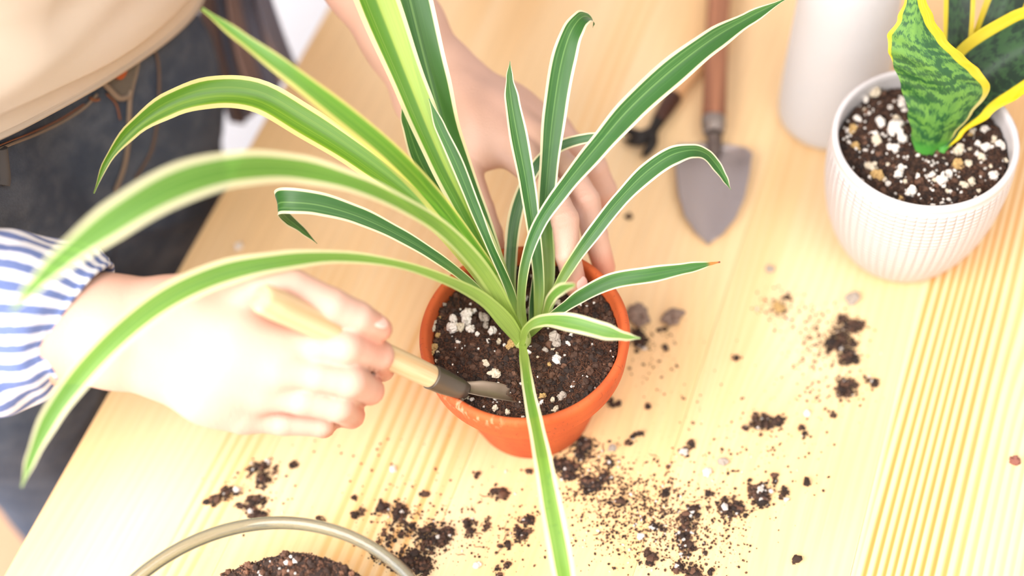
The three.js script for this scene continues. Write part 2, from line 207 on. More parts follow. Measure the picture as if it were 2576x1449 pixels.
// ------------------------------------------------------------------ soil spilt on the table
{
  const big = [   // x, y, size, crumbs, label
    [985, 1290, 44, 130, 'broad soil clump at the top of the loose heap right of the glass bowl'], [1010, 1378, 60, 160, 'soil clump with a bare hole beside the glass bowl rim', 1], [1096, 1342, 46, 130, 'dark thick soil clump at the right end of the heap by the glass bowl'], [1040, 1425, 60, 170, 'widest soil clump touching the glass bowl rim at the picture foot'],
    [668, 1190, 40, 110, 'largest dark soil clump on the bright table left of the pot, above the glass bowl'], [643, 1268, 27, 55, 'round soil clump just above the back of the glass bowl rim'], [538, 1264, 25, 48, 'leftmost dark soil clump on the table'], [577, 1243, 25, 45, 'soil clump second from the left on the bright table'], [646, 1300, 26, 50, 'soil clump half behind the glass bowl rim'],
    [1422, 1180, 42, 150, 'dark soil heap at the foot of the terracotta pot under the hanging leaf'], [1470, 1130, 34, 90, 'speckled soil heap at the right foot of the terracotta pot'], [1462, 1228, 40, 110, 'speckled soil heap right of the hanging leaf, below the pot'], [1612, 858, 34, 110, 'dark soil clump touching the right side of the terracotta pot'],
    [2105, 885, 50, 190, 'longest soil clump on the table below the white pot'], [2125, 820, 38, 110, 'soil clump just under the grey pebble and white pot'], [2126, 978, 29, 80, 'flat soil clump below the long one, right half of the table'], [2190, 956, 20, 45, 'small soil clump farthest right of the group below the white pot'], [1912, 1056, 30, 75, 'branching soil clump in the middle of the right table half'], [1956, 1066, 24, 50, 'soil clump beside the branching one, right table half'],
    [1840, 1270, 38, 100, 'long soil clump in the speckled field at lower right'], [1932, 1250, 44, 130, 'soil clump with white perlite at the right end of the speckled field', 0, 0.14], [1892, 1226, 22, 45, 'soil clump above the perlite-flecked one at lower right'], [1735, 1300, 32, 60, 'loose soil clump in the middle of the speckled field', 0, 0.08], [1725, 1360, 36, 70, 'loose soil clump low in the speckled field', 0, 0.1], [1630, 1403, 26, 60, 'dark soil clump near the picture foot, right of the hanging leaf'], [1728, 1438, 32, 90, 'dark soil clump cut by the picture foot, right of centre'],
    [1310, 1332, 36, 70, 'thin soil clump left of the hanging leaf tip'], [1256, 1246, 22, 35, 'small soil clump left of the hanging leaf, below the pot'], [1182, 1326, 26, 45, 'soil clump between the bowl heap and the hanging leaf'],
  ];
  big.forEach(([x, y, s, n, label, ring, white], i) => tag(heap(x, y, s, Math.round(n * 2.6), 100 + i, { s: 0.0012, ring, white: white ?? 0.03, pile: s > 35 ? 0.3 : 0.4 }), label, 'soil clump'));
  const small = [   // x, y, size, where it lies
    [740, 1170, 13, 'right of the largest left clump, below the near hand'], [808, 1310, 16, 'just above the highest part of the glass rim'], [900, 1297, 18, 'left of the heap beside the glass bowl'], [600, 1277, 14, 'between the leftmost clumps and the glass rim'], [1228, 1330, 16, 'third in the row right of the bowl heap'], [1200, 1197, 13, 'alone left of the terracotta pot foot'], [1330, 1187, 8, 'tiny, hugging the left edge of the hanging leaf'], [1270, 1375, 13, 'below the thin clump left of the hanging leaf'], [1272, 1420, 13, 'near the picture foot, between bowl and hanging leaf'], [1252, 1445, 18, 'cut by the picture foot, between bowl and hanging leaf'],
    [1605, 1096, 16, 'dark, upper of two right of the pot foot'], [1585, 1114, 13, 'flecked, lower of two right of the pot foot'], [1668, 832, 14, 'upper of two below the round grey-brown lump'], [1670, 880, 14, 'lower of two below the round grey-brown lump'], [1543, 1013, 16, 'touching the lower right side of the pot collar'], [1630, 1025, 8, 'tiny, right of the pot collar'], [1740, 1120, 15, 'upper part of a slanting pair right of the pot'], [1720, 1140, 14, 'lower part of a slanting pair right of the pot'], [1682, 1176, 7, 'tiny, below the slanting pair'], [1790, 1245, 14, 'above the left end of the long lower right clump'],
    [1792, 1440, 16, 'cut by the picture foot, right of the dark clump'], [1945, 1205, 14, 'above the perlite-flecked clump at lower right'], [1968, 1240, 20, 'at the right tip of the perlite-flecked clump'], [2032, 1211, 12, 'round, alone right of the speckled field'], [1775, 1391, 9, 'below the speckled field, right of the low loose clump'], [2000, 1410, 9, 'farthest right near the picture foot'], [2162, 815, 20, 'at the right end of the clump under the grey pebble'], [2020, 1090, 17, 'right of and below the branching soil clump'], [1857, 900, 12, 'alone in the faint dust left of the longest clump'], [1975, 752, 14, 'above the tan chip'],
    [1878, 1078, 12, 'at the left foot of the branching soil clump'], [1528, 1206, 24, 'loose, right of the speckled heaps under the pot'], [1530, 1160, 18, 'loose, below the grey bead at the pot foot'], [1680, 1240, 18, 'scattered, in the upper middle of the speckled field'], [1550, 1270, 22, 'scattered, at the left side of the speckled field'], [2095, 1040, 9, 'below the flat clump under the white pot'], [1580, 546, 10, 'blurred, between the far fingers and the trowel blade'], [892, 1252, 9, 'small and round, above the bowl heap'], [1065, 1245, 12, 'just above the dark end of the bowl heap'], [1655, 1330, 18, 'left of the low loose clump in the speckled field']];
  small.forEach(([x, y, s, where], i) => { const m = heap(x, y, s, Math.round(8 + s * 2.2), 300 + i, { s: 0.0011, pile: 0.5, name: 'soil_bit' }); tag(m, 'soil bit ' + where, 'soil bit', 'small soil bits scattered on the table'); });
  // specks too many to count
  const R = rng(5), list = [], gauss = () => (R() + R() + R() - 1.5) / 1.5;
  const fields = [[1600, 1290, 190, 150, 1700], [1750, 1330, 190, 130, 800], [1480, 1190, 80, 110, 420], [1060, 1340, 170, 120, 380], [1250, 1330, 160, 110, 170], [2080, 850, 120, 90, 420], [1960, 770, 70, 60, 200], [2080, 990, 150, 90, 160], [640, 1250, 130, 100, 90], [1900, 1130, 220, 150, 220], [1650, 900, 90, 120, 110], [1400, 1250, 400, 200, 260], [900, 1180, 260, 120, 60], [1750, 1050, 300, 250, 110]];
  for (const [x, y, sx, sy, n] of fields) for (let i = 0; i < n; i++) { const px = x + gauss() * sx * 1.25, py = y + gauss() * sy * 1.25, w = R() < 0.05, s = 0.0002 + 0.0008 * Math.pow(R(), 2.6), p = on(px, py); if (Math.hypot(p.x, p.z) < 0.045) continue; list.push([p.setY(TOP + s * 0.5), s, w ? [0.6, 0.56, 0.52] : soilTone(0.15 + R() * 0.85), 0.8 + R()]); }
  tag(stuff('soil_specks', lump(8, 0.5, 0, 1.8), list, scene), 'fine dark soil specks sprinkled over the pine table', 'soil', null, 'stuff');
  const shreds = []; for (let i = 0; i < 90; i++) { const f = fields[Math.floor(R() * 6)]; shreds.push([on(f[0] + gauss() * f[2] * 1.3, f[1] + gauss() * f[3] * 1.3).setY(TOP + 0.0005), 0.0025 + 0.003 * R(), soilTone(0.5 + 0.5 * R()), 1]); }
  tag(stuff('bark_shreds', fibreGeo, shreds, scene, 1), 'thin brown bark shreds lying among the soil specks', 'bark', null, 'stuff');
  const pebbles = [[2145, 750, 19, 3, 'light grey pebble on the table below the white pot'], [1608, 790, 34, 3, 'large grey-brown lump touching the right rim side of the terracotta pot'], [1692, 796, 27, 3, 'round grey-brown lump a little right of the terracotta pot'], [1960, 772, 14, 2, 'tan chip on the table below the frosted spray bottle'], [1540, 1126, 10, 3, 'grey bead of perlite right of the pot foot'], [1818, 1161, 12, 3, 'grey bead of perlite in the middle of the right table half'], [1778, 1186, 12, 0, 'long white perlite bit below the grey bead'], [2553, 1158, 13, 2, 'reddish brown bead alone near the right picture edge'], [600, 619, 12, 0, 'white bit lying alone on the table behind the near hand'], [1937, 676, 10, 3, 'faint grey bit between the flat trowel tip and the white pot'], [2031, 1040, 9, 0, 'small white perlite bit right of the branching soil clump'], [1612, 1348, 9, 0, 'white perlite bit in the speckled field at lower right'], [988, 1180, 9, 0, 'white perlite bit between the near hand and the bowl heap'], [1200, 1420, 10, 0, 'white perlite bit near the picture foot, left of the hanging leaf'], [672, 1162, 8, 0, 'white perlite bit on the largest left soil clump']];
  pebbles.forEach(([x, y, r, k, label], i) => { const m = mesh('pebble', perliteGeos[i % 6], k === 2 && i === 7 ? mat({ color: S(0x8a5648), roughness: 0.8 }) : k === 3 && r > 20 ? mat({ color: S(0x857062), roughness: 0.9 }) : perliteMats[k]); const s = r / F * 1.05; m.scale.set(s, s * 0.75, s * 0.9); m.position.copy(on(x, y, s * 0.55)); m.rotation.y = i * 1.7; tag(m, label, 'pebble'); });
}
// ------------------------------------------------------------------ terracotta pot
const POT = V3(0, TOP, 0);
{
  const g = group('terracotta_pot', POT, 'orange terracotta pot with a thick collar, the spider plant in it', 'plant pot');
  const clay = texture(1024, 256, (u, v) => {
    const a = u * 6.2832, X = Math.cos(a) * 3, Z = Math.sin(a) * 3, m = fbm(X * 1.4, v * 5, Z * 1.4, 4), ring = noise2(v * 70, u * 5);
    let c = mix3(rgb(200, 96, 42), rgb(180, 74, 28), clamp(m * 1.1 - 0.05)); c = c.map((q) => q * (0.965 + 0.07 * ring));
    const near = (Math.exp(-Math.pow((u - 0.868) / 0.05, 2)) + 0.55 * Math.exp(-Math.pow((u - 0.93) / 0.03, 2))) * smooth(0.46, 0.5, v) * (1 - smooth(0.60, 0.66, v));    // lime bloom on the lip
    const grain = smooth(0.5, 0.66, fbm(X * 9, v * 60, Z * 9, 4)); c = mix3(c, rgb(222, 190, 168), clamp(near * grain * 0.55));
    const dot = smooth(0.83, 0.86, noise(X * 22, v * 130, Z * 22)); return mix3(c, rgb(96, 44, 24), dot * 0.35);
  });
  const clayMat = mat({ map: clay, roughness: 0.78 });
  const prof = [[0.0, 0.0], [0.0385, 0.0], [0.041, 0.001], [0.0425, 0.004], [0.0612, 0.0775], [0.0622, 0.0788], [0.0662, 0.0792], [0.0676, 0.0812], [0.0695, 0.0985], [0.0698, 0.1015], [0.0690, 0.1040], [0.0674, 0.1052], [0.0655, 0.1050], [0.0641, 0.1036], [0.0634, 0.1005], [0.0617, 0.089], [0.057, 0.07], [0.043, 0.012], [0.0405, 0.008], [0.0, 0.007]];
  mesh('pot_body', lathe(prof, 200), clayMat, g);
  const list = [[1142, 805, 11, 0], [1174, 790, 15, 0], [1174, 806, 15, 0], [1138, 826, 17, 0], [1155, 824, 13, 1], [1184, 827, 13, 0], [1191, 780, 8, 0], [1216, 797, 14, 3], [1222, 814, 11, 3], [1238, 830, 11, 0], [1201, 843, 7, 0], [1152, 858, 7, 0], [1228, 858, 7, 0], [1254, 854, 8, 1], [1286, 868, 13, 2], [1242, 883, 5, 0], [1222, 916, 10, 1], [1244, 940, 15, 1], [1401, 902, 13, 0], [1382, 912, 6, 2], [1352, 897, 4, 1], [1372, 878, 7, 3], [1390, 876, 6, 1], [1401, 887, 5, 1], [1427, 864, 7, 0], [1396, 850, 14, 3], [1399, 862, 12, 3], [1437, 843, 6, 0], [1331, 887, 6, 0], [1442, 972, 4, 0], [1413, 995, 12, 3], [1363, 995, 9, 2], [1126, 743, 7, 1], [1139, 725, 5, 0], [1092, 812, 7, 1]];
  const list2 = [[1087, 826, 8, 1], [1102, 843, 8, 2], [1091, 870, 9, 2], [1086, 886, 8, 2], [1100, 883, 5, 1], [1096, 904, 4, 1], [1324, 749, 6, 0], [1385, 704, 9, 0], [1337, 691, 5, 0], [1401, 762, 8, 1], [1373, 731, 4, 0], [1439, 748, 9, 0], [1330, 780, 9, 3], [1159, 992, 7, 0], [1175, 1002, 8, 1], [1162, 1004, 7, 1], [1187, 1005, 6, 0], [1246, 1004, 6, 0], [1245, 1029, 9, 1], [1277, 1038, 7, 1], [1256, 1042, 6, 1], [1315, 1046, 5, 0], [1362, 1011, 6, 0], [1394, 1029, 10, 1], [1390, 1005, 8, 1], [1355, 1018, 5, 0], [1493, 900, 5, 1], [1470, 955, 4, 0], [1500, 830, 5, 2], [1120, 770, 6, 3], [1146, 850, 5, 3], [1105, 800, 5, 2]];
  soilBed(POT.clone().setY(TOP + 0.0935), 0.0622, 'dark brown soil with white perlite filling the terracotta pot', 21, { crumbs: 26000, fibres: 6000, grit: 100, perlite: () => [...list, ...list2].map(([x, y, r, k]) => [on(x, y, 0.0945), r / F * 1.0, k]) });
}
// ------------------------------------------------------------------ white ribbed pot
const WPOT = V3(0.2927, TOP, -0.1074);
{
  const g = group('white_pot', WPOT, 'white ceramic pot with a woven relief, holding the snake plant', 'plant pot');
  const NC = 60, NR = 40, bump = texture(1024, 1024, (u, v) => { const cu = u * NC, row = v * NR * 2, a = Math.abs((cu % 1) - 0.5) * 2, b = Math.abs((row % 1) - 0.5) * 2, e = smooth(0.30, 0.34, v) * 0 + smooth(0.045, 0.06, v) * (1 - smooth(0.475, 0.485, v)), k = (1 - Math.pow(a, 4)) * (0.4 + 0.6 * (1 - b * b)); return [0.5 + e * (k - 0.62) * 0.9, 0, 0].fill(0.5 + e * (k - 0.62) * 0.9); }, false);
  const white = mat({ color: S(0xcbc5c3), roughness: 0.42, bumpMap: bump, bumpScale: 0.0018, clearcoat: 0.15, clearcoatRoughness: 0.3 });
  const prof = []; const outer = [[0, 0], [0.037, 0], [0.0405, 0.0006], [0.0438, 0.0035], [0.0505, 0.0165], [0.0562, 0.032], [0.0605, 0.05], [0.0632, 0.07], [0.0644, 0.09], [0.0641, 0.106], [0.0633, 0.1135], [0.0634, 0.1150], [0.0636, 0.1175], [0.0628, 0.1196], [0.0612, 0.1204], [0.0596, 0.1196], [0.0588, 0.117], [0.0588, 0.112], [0.0592, 0.09], [0.057, 0.06], [0.045, 0.02], [0.038, 0.008], [0, 0.006]];
  const c = new THREE.CatmullRomCurve3(outer.map(([r, y]) => V3(r, y, 0)), false, 'centripetal'); for (let i = 0; i <= 220; i++) { const p = c.getPoint(i / 220); prof.push([Math.max(0, p.x), p.y]); }
  mesh('pot_body', lathe(prof, 240), white, g);
  soilBed(WPOT.clone().setY(TOP + 0.1045), 0.0586, 'dark soil thick with white perlite filling the white pot', 33, { crumbs: 14000, fibres: 1500, grit: 200, perlite: (R) => { const out = [[2253, 322, 22, 0], [2215, 303, 16, 0], [2200, 235, 17, 1], [2180, 252, 10, 0], [2268, 250, 13, 0], [2270, 345, 15, 0], [2205, 352, 15, 1], [2295, 306, 13, 0], [2145, 325, 15, 2], [2193, 415, 14, 1], [2206, 440, 17, 2], [2262, 440, 12, 0], [2370, 455, 17, 0], [2390, 435, 12, 0], [2410, 380, 17, 1], [2500, 440, 13, 0], [2410, 412, 14, 2], [2435, 408, 11, 1], [2470, 392, 10, 1], [2515, 360, 9, 0], [2445, 455, 12, 1], [2293, 480, 13, 0], [2345, 440, 10, 0], [2150, 368, 12, 2]].map(([x, y, r, k]) => [on(x, y, 0.106), r / F * 0.98, k]); for (let i = 0; i < 85; i++) { const a = R() * 6.283, r = Math.sqrt(R()) * 0.0565; out.push([V3(WPOT.x + Math.cos(a) * r, 0, WPOT.z + Math.sin(a) * r), 0.001 + 0.0022 * R() * R() + 0.0004, Math.floor(R() * R() * 3)]); } return out; } });
}
// ------------------------------------------------------------------ glass bowl in the near corner
const BOWL = on(690, 1775, 0.085).setY(TOP).add(V3(-0.011, 0, -0.001));
{
  const g = group('glass_bowl', BOWL, 'clear glass bowl at the picture foot, dark soil heaped in it', 'bowl');
  const sheet = mat({ color: S(0xfbfffc), roughness: 0.02, transmission: 1, thickness: 0, ior: 1.45 }), rim = mat({ color: S(0xc2c2ae), roughness: 0.08, transmission: 0.8, thickness: 0.02, ior: 1.45, attenuationColor: S(0x9c9a80), attenuationDistance: 0.02 });
  const p = []; for (let i = 0; i <= 40; i++) { const t = i / 40, a = t * Math.PI * 0.5; p.push([0.05 * Math.min(1, t * 4) + 0.0665 * Math.pow(Math.max(0, (t - 0.12) / 0.88), 0.40), 0.003 + 0.080 * Math.pow(t, 1.35)]); }
  mesh('bowl_wall', lathe(p, 160), sheet, g);
  mesh('bowl_rim', lathe([[0.1142, 0.080], [0.1180, 0.0797], [0.1200, 0.0815], [0.1208, 0.0845], [0.1200, 0.0872], [0.1178, 0.0885], [0.1150, 0.0878], [0.1136, 0.0855], [0.1136, 0.0825], [0.1142, 0.080]], 200), rim, g);
  mesh('bowl_foot', lathe([[0.048, 0.0], [0.051, 0.0], [0.052, 0.002], [0.050, 0.0035], [0.047, 0.003], [0.048, 0.0]], 96), sheet, g);
  const hill = (x, z) => { const r = Math.hypot(x, z); return 0.004 * (1 - Math.pow(r / 0.1, 2)) + 0.026 * Math.exp(-(Math.pow((x - 0.034) / 0.05, 2) + Math.pow((z + 0.088) / 0.045, 2))) + 0.008 * (fbm(x * 45, 3, z * 45, 3) - 0.5) + 0.004 * (fbm(x * 220, 5, z * 220, 2) - 0.5); };
  soilBed(BOWL.clone().setY(TOP + 0.050), 0.1035, 'loose brown soil heaped inside the clear glass bowl', 44, { crumbs: 26000, fibres: 5000, grit: 200, big: 0.05, tone: 1.7, height: hill, perlite: (R) => { const o = []; for (let i = 0; i < 60; i++) { const a = R() * 6.283, r = Math.sqrt(R()) * 0.1; o.push([V3(BOWL.x + Math.cos(a) * r, 0, BOWL.z + Math.sin(a) * r), 0.0012 + 0.0012 * R(), R() < 0.7 ? 0 : 3]); } return o; } });
}
// ------------------------------------------------------------------ leaves
// c: [x, y, depth, half width, roll] along the midrib; the blade keeps its own width, fold and turn in space
function leaf(c, o = {}) {
  const n = o.n ?? 64, m = 12, P = c.map(([x, y, d]) => at(x, y, d)), cv = new THREE.CatmullRomCurve3(P, false, 'centripetal'), L = c.length - 1;
  const fold = o.fold ?? 0.22, pos = [], uv = [], ix = []; let Sv = null;
  const len = [0]; for (let i = 1; i <= L; i++) len.push(len[i - 1] + P[i].distanceTo(P[i - 1]));
  for (let i = 0; i <= n; i++) {
    const t = i / n, q = cv.getPoint(t), T = cv.getTangent(t), s = t * L, k = Math.min(L - 1, Math.floor(s)), f = s - k, e = f * f * (3 - 2 * f);
    const hwpx = lerp(c[k][3], c[k + 1][3], e), d = lerp(c[k][2], c[k + 1][2], f), roll = lerp(c[k][4] ?? 0, c[k + 1][4] ?? 0, e) + (o.roll ?? 0);
    const hw = hwpx * d / F / Math.max(0.35, Math.cos(roll));
    const view = CAM.clone().sub(q).normalize(); let s0;
    if (!Sv || !o.carry || t < (o.carryFrom ?? 0)) s0 = T.clone().cross(view).normalize(); else s0 = Sv.clone().addScaledVector(T, -Sv.dot(T)).normalize();
    if (o.side) s0 = o.side.clone().addScaledVector(T, -o.side.dot(T) * (o.square ?? 0)).normalize(); Sv = s0; const N0 = s0.clone().cross(T).normalize(), S1 = s0.clone().multiplyScalar(Math.cos(roll)).addScaledVector(N0, Math.sin(roll)), N1 = S1.clone().cross(T).normalize();
    for (let j = 0; j <= m; j++) { const a = j / m * 2 - 1, wv = 0.03 * Math.sin(i * 0.5 + j) * hw * Math.abs(a), dz = fold * hw * (Math.pow(Math.abs(a), 1.4)) + wv; pos.push(q.x + S1.x * a * hw + N1.x * dz, q.y + S1.y * a * hw + N1.y * dz, q.z + S1.z * a * hw + N1.z * dz); uv.push(j / m, t); }
  }
  for (let i = 0; i < n; i++) for (let j = 0; j < m; j++) { const a = i * (m + 1) + j, b = a + 1, e = a + m + 1, g = e + 1; ix.push(a, b, g, a, g, e); }
  const g = new THREE.BufferGeometry(); g.setAttribute('position', new THREE.Float32BufferAttribute(pos, 3)); g.setAttribute('uv', new THREE.Float32BufferAttribute(uv, 2)); g.setIndex(ix); g.computeVertexNormals(); return g;
}
function bladeTex(seed, green, light, cream, edgeL, edgeR, o = {}) {
  const tipc = o.tip ?? 0, bands = o.bands;
  return texture(128, 512, (u, v) => {
    const wob = 0.03 * (noise2(v * 7 + seed, seed) - 0.5), l = edgeL + wob, r = 1 - edgeR + wob, st = noise2(u * 11 + seed * 3.1, v * 0.9 + seed) * 0.55 + noise2(u * 34 + seed, v * 1.6) * 0.27 + noise2(u * 90 + seed, v * 3) * 0.18, mid = Math.exp(-Math.pow((u - 0.5) / 0.03, 2));
    let c = mix3(green, light, smooth(0.46, 0.86, st) * 0.8); c = mix3(c, green.map((q) => q * 0.8), mid * 0.35);
    if (bands) c = mix3(c, bands, smooth(0.44, 0.52, u + wob) * (1 - 0.35 * st));
    const m = 1 - smooth(l - 0.02, l + 0.025, u) * (1 - smooth(r - 0.025, r + 0.02, u)), thin = smooth(0.8, 0.86, noise2(u * 30 + seed * 7, v * 0.8)) * 0.3; c = mix3(c, mix3(c, cream, 0.55), thin * (1 - m)); c = mix3(c, cream, clamp(m));
    const vein = 0.9 + 0.15 * noise2(u * 46 + seed, v * 1.5); c = mix3((o.base ?? rgb(146, 170, 74)).map((q) => q * vein), c, smooth(0.05, o.baseTo ?? 0.27, v + 0.05 * (st - 0.5)));
    if (tipc) c = mix3(c, rgb(214, 120, 50), smooth(0.93, 0.97, v)); if (tipc) c = mix3(c, rgb(120, 60, 40), smooth(0.985, 0.995, v));
    return c;
  }, true, false);
}
const cream = rgb(240, 232, 194), leafMat = (t, tr = 0.4) => mat({ map: t, roughness: 0.46, transmission: tr, thickness: 0, ior: 1.42, specularIntensity: 0.85 });
const deep = leafMat(bladeTex(1, rgb(52, 104, 40), rgb(112, 156, 84), cream, 0.115, 0.11)), deepTip = leafMat(bladeTex(2, rgb(54, 108, 38), rgb(104, 148, 70), cream, 0.1, 0.1, { tip: 1 }));
const lime = leafMat(bladeTex(3, rgb(92, 146, 8), rgb(142, 182, 36), rgb(236, 228, 150), 0.14, 0.13), 0.5), limeWide = leafMat(bladeTex(4, rgb(96, 152, 36), rgb(146, 184, 66), rgb(206, 206, 112), 0.22, 0.1), 0.5), soft = leafMat(bladeTex(5, rgb(98, 148, 48), rgb(134, 172, 80), rgb(226, 222, 176), 0.18, 0.17, { baseTo: 0.5 }), 0.42), hang = leafMat(bladeTex(9, rgb(104, 152, 48), rgb(146, 182, 80), rgb(228, 224, 180), 0.19, 0.19), 0.42), tall = leafMat(bladeTex(8, rgb(84, 140, 26), rgb(120, 170, 40), rgb(240, 234, 180), 0.12, 0.1, { bands: rgb(178, 206, 92) }), 0.5), grey = leafMat(bladeTex(6, rgb(76, 120, 76), rgb(132, 164, 122), cream, 0.15, 0.15));
{
  const base = at(1312, 850, 0.962), g = group('spider_plant', V3(0, TOP + 0.092, 0.008), 'spider plant with long arching green and cream striped leaves', 'plant');
  const D = 0.962, add = (m, c, o) => mesh('leaf', local(leaf(c, o), g), m, g);
  add(deep, [[1290, 800, D + 0.012, 12], [1262, 700, D + 0.004, 20], [1195, 520, D - 0.004, 28], [1130, 350, D - 0.01, 36], [1085, 190, D - 0.016, 46], [1038, 0, D - 0.022, 50], [1000, -160, D - 0.026, 46], [985, -300, D - 0.02, 24], [990, -400, D, 3]], { fold: 0.35 });
  add(deep, [[1296, 800, D + 0.01, 8], [1230, 690, D + 0.012, 18], [1115, 500, D + 0.012, 26], [1058, 400, D + 0.01, 26], [1026, 310, D + 0.008, 18], [1010, 255, D + 0.008, 2]], { roll: -0.2 });
  add(tall, [[1304, 850, D, 15], [1262, 720, D - 0.014, 25], [1195, 570, D - 0.022, 33], [1110, 400, D - 0.026, 36], [1040, 234, D - 0.03, 42], [948, 0, D - 0.032, 55], [880, -180, D - 0.03, 58], [830, -330, D - 0.02, 40], [800, -440, D, 4]], { fold: 0.35 });
  add(deep, [[1304, 820, D - 0.004, 8], [1286, 740, D - 0.014, 12], [1232, 615, D - 0.03, 11], [1192, 515, D - 0.034, 15], [1150, 410, D - 0.036, 17], [1108, 320, D - 0.036, 14], [1079, 248, D - 0.036, 2]], { fold: 0.3, roll: 0.15 });
  add(lime, [[1304, 848, D - 0.006, 12], [1240, 730, D - 0.012, 22], [1130, 588, D - 0.014, 26], [1040, 500, D - 0.014, 29], [900, 392, D - 0.014, 36], [765, 305, D - 0.012, 42], [645, 240, D - 0.008, 42], [535, 232, D - 0.004, 40], [430, 262, D, 33], [335, 325, D + 0.004, 20], [270, 405, D + 0.008, 9], [236, 487, D + 0.01, 1.5]], { fold: 0.28 });
  add(limeWide, [[1310, 855, D + 0.002, 10], [1275, 760, D - 0.006, 18], [1200, 645, D - 0.026, 24], [1090, 500, D - 0.056, 27], [990, 395, D - 0.085, 28], [870, 295, D - 0.105, 29], [720, 178, D - 0.12, 23], [600, 90, D - 0.12, 15], [508, 22, D - 0.115, 4]], { fold: 0.15 });
  add(soft, [[1310, 852, D - 0.014, 15], [1276, 790, D - 0.026, 20], [1240, 721, D - 0.04, 21], [1193, 655, D - 0.055, 22], [1115, 577, D - 0.078, 21], [1010, 512, D - 0.108, 21], [900, 463, D - 0.132, 25], [750, 425, D - 0.155, 36], [600, 424, D - 0.18, 45], [450, 462, D - 0.2, 52], [300, 545, D - 0.215, 48], [160, 650, D - 0.22, 32], [85, 720, D - 0.222, 20], [25, 785, D - 0.222, 4]], { fold: 0.15 });
  add(deep, [[1296, 845, D - 0.002, 8], [1235, 765, D - 0.006, 10], [1165, 697, D - 0.012, 12], [1090, 642, D - 0.018, 15], [1000, 588, D - 0.024, 18.5], [900, 541, D - 0.03, 24], [800, 512, D - 0.034, 30], [730, 505, D - 0.034, 33], [704, 506, D - 0.03, 33], [698, 516, D - 0.022, 32], [722, 545, D - 0.005, 27], [760, 577, D + 0.003, 15], [798, 613, D + 0.008, 1.5]], { carry: 1, carryFrom: 0.5, n: 110, fold: 0.1 });
  add(soft, [[1309, 858, D - 0.018, 15], [1270, 806, D - 0.03, 21], [1215, 752, D - 0.042, 17], [1120, 703, D - 0.06, 13], [1000, 664, D - 0.08, 11], [850, 646, D - 0.1, 16], [700, 658, D - 0.118, 26], [560, 688, D - 0.13, 34], [430, 745, D - 0.14, 36], [320, 825, D - 0.147, 35], [215, 930, D - 0.15, 34], [130, 1045, D - 0.15, 27], [80, 1150, D - 0.148, 15], [54, 1226, D - 0.145, 2]], { fold: 0.22 });
  add(deepTip, [[1302, 850, D, 6], [1262, 812, D, 10], [1225, 762, D, 8], [1195, 725, D, 3]], { n: 24 });
  add(hang, [[1314, 866, D - 0.012, 9], [1320, 912, D - 0.022, 13], [1330, 980, D - 0.04, 16], [1348, 1070, D - 0.06, 20], [1368, 1170, D - 0.076, 24], [1390, 1290, D - 0.086, 29], [1412, 1410, D - 0.092, 30], [1432, 1520, D - 0.09, 24], [1452, 1610, D - 0.085, 3]], { fold: 0.12 });
  add(deepTip, [[1322, 850, D + 0.002, 9], [1380, 800, D - 0.006, 9], [1420, 773, D - 0.014, 13], [1465, 742, D - 0.022, 18], [1540, 707, D - 0.03, 21], [1640, 690, D - 0.036, 21], [1730, 674, D - 0.036, 14], [1812, 659, D - 0.034, 2]], { fold: 0.2 });
  add(soft, [[1312, 868, D - 0.014, 7], [1324, 828, D - 0.03, 10], [1368, 806, D - 0.05, 16], [1440, 812, D - 0.064, 24], [1520, 833, D - 0.072, 22], [1572, 846, D - 0.074, 11], [1611, 851, D - 0.075, 2]], { fold: 0.15 });
  add(deep, [[1370, 820, D + 0.004, 7], [1392, 745, D, 10], [1440, 660, D - 0.008, 15], [1500, 577, D - 0.014, 19], [1562, 500, D - 0.018, 20], [1630, 433, D - 0.02, 25], [1690, 393, D - 0.02, 25], [1742, 380, D - 0.016, 18], [1775, 388, D - 0.008, 14], [1800, 415, D, 14], [1822, 448, D + 0.004, 9], [1838, 477, D + 0.006, 1]], { carry: 1, carryFrom: 0.72, n: 90, fold: 0.2 });
  add(deep, [[1318, 850, D - 0.006, 13], [1311, 760, D - 0.014, 11], [1322, 660, D - 0.024, 13], [1356, 565, D - 0.03, 17], [1420, 472, D - 0.034, 21], [1500, 375, D - 0.036, 28], [1585, 278, D - 0.036, 35], [1685, 186, D - 0.034, 38], [1790, 104, D - 0.03, 31], [1885, 46, D - 0.024, 18], [1978, -4, D - 0.02, 2]], { fold: 0.3 });
  add(deep, [[1362, 815, D + 0.01, 8], [1380, 690, D + 0.006, 16], [1372, 560, D + 0.002, 21], [1380, 430, D - 0.002, 24], [1396, 280, D - 0.006, 31], [1418, 150, D - 0.01, 33], [1440, 80, D - 0.012, 28], [1462, 48, D - 0.008, 22], [1480, 44, D, 16], [1492, 55, D + 0.005, 9], [1491, 70, D + 0.008, 1]], { carry: 1, carryFrom: 0.68, n: 90, fold: 0.25 });
  add(deep, [[1350, 825, D + 0.004, 8], [1356, 720, D - 0.002, 14], [1345, 600, D - 0.008, 17], [1328, 470, D - 0.014, 21], [1306, 350, D - 0.018, 24], [1288, 250, D - 0.02, 19], [1282, 195, D - 0.02, 9], [1283, 154, D - 0.02, 1]], { fold: 0.35 });
  add(grey, [[1306, 840, D + 0.01, 8], [1286, 740, D + 0.012, 13], [1285, 640, D + 0.012, 17], [1296, 545, D + 0.012, 19], [1322, 465, D + 0.012, 17], [1362, 402, D + 0.012, 16], [1412, 366, D + 0.01, 15], [1480, 347, D + 0.008, 13], [1530, 343, D + 0.006, 8], [1572, 344, D + 0.006, 1.5]], { fold: 0.25 });
  add(deepTip, [[1336, 835, D + 0.008, 7], [1340, 760, D + 0.01, 9], [1348, 690, D + 0.01, 8], [1354, 640, D + 0.01, 2]], { n: 24 });
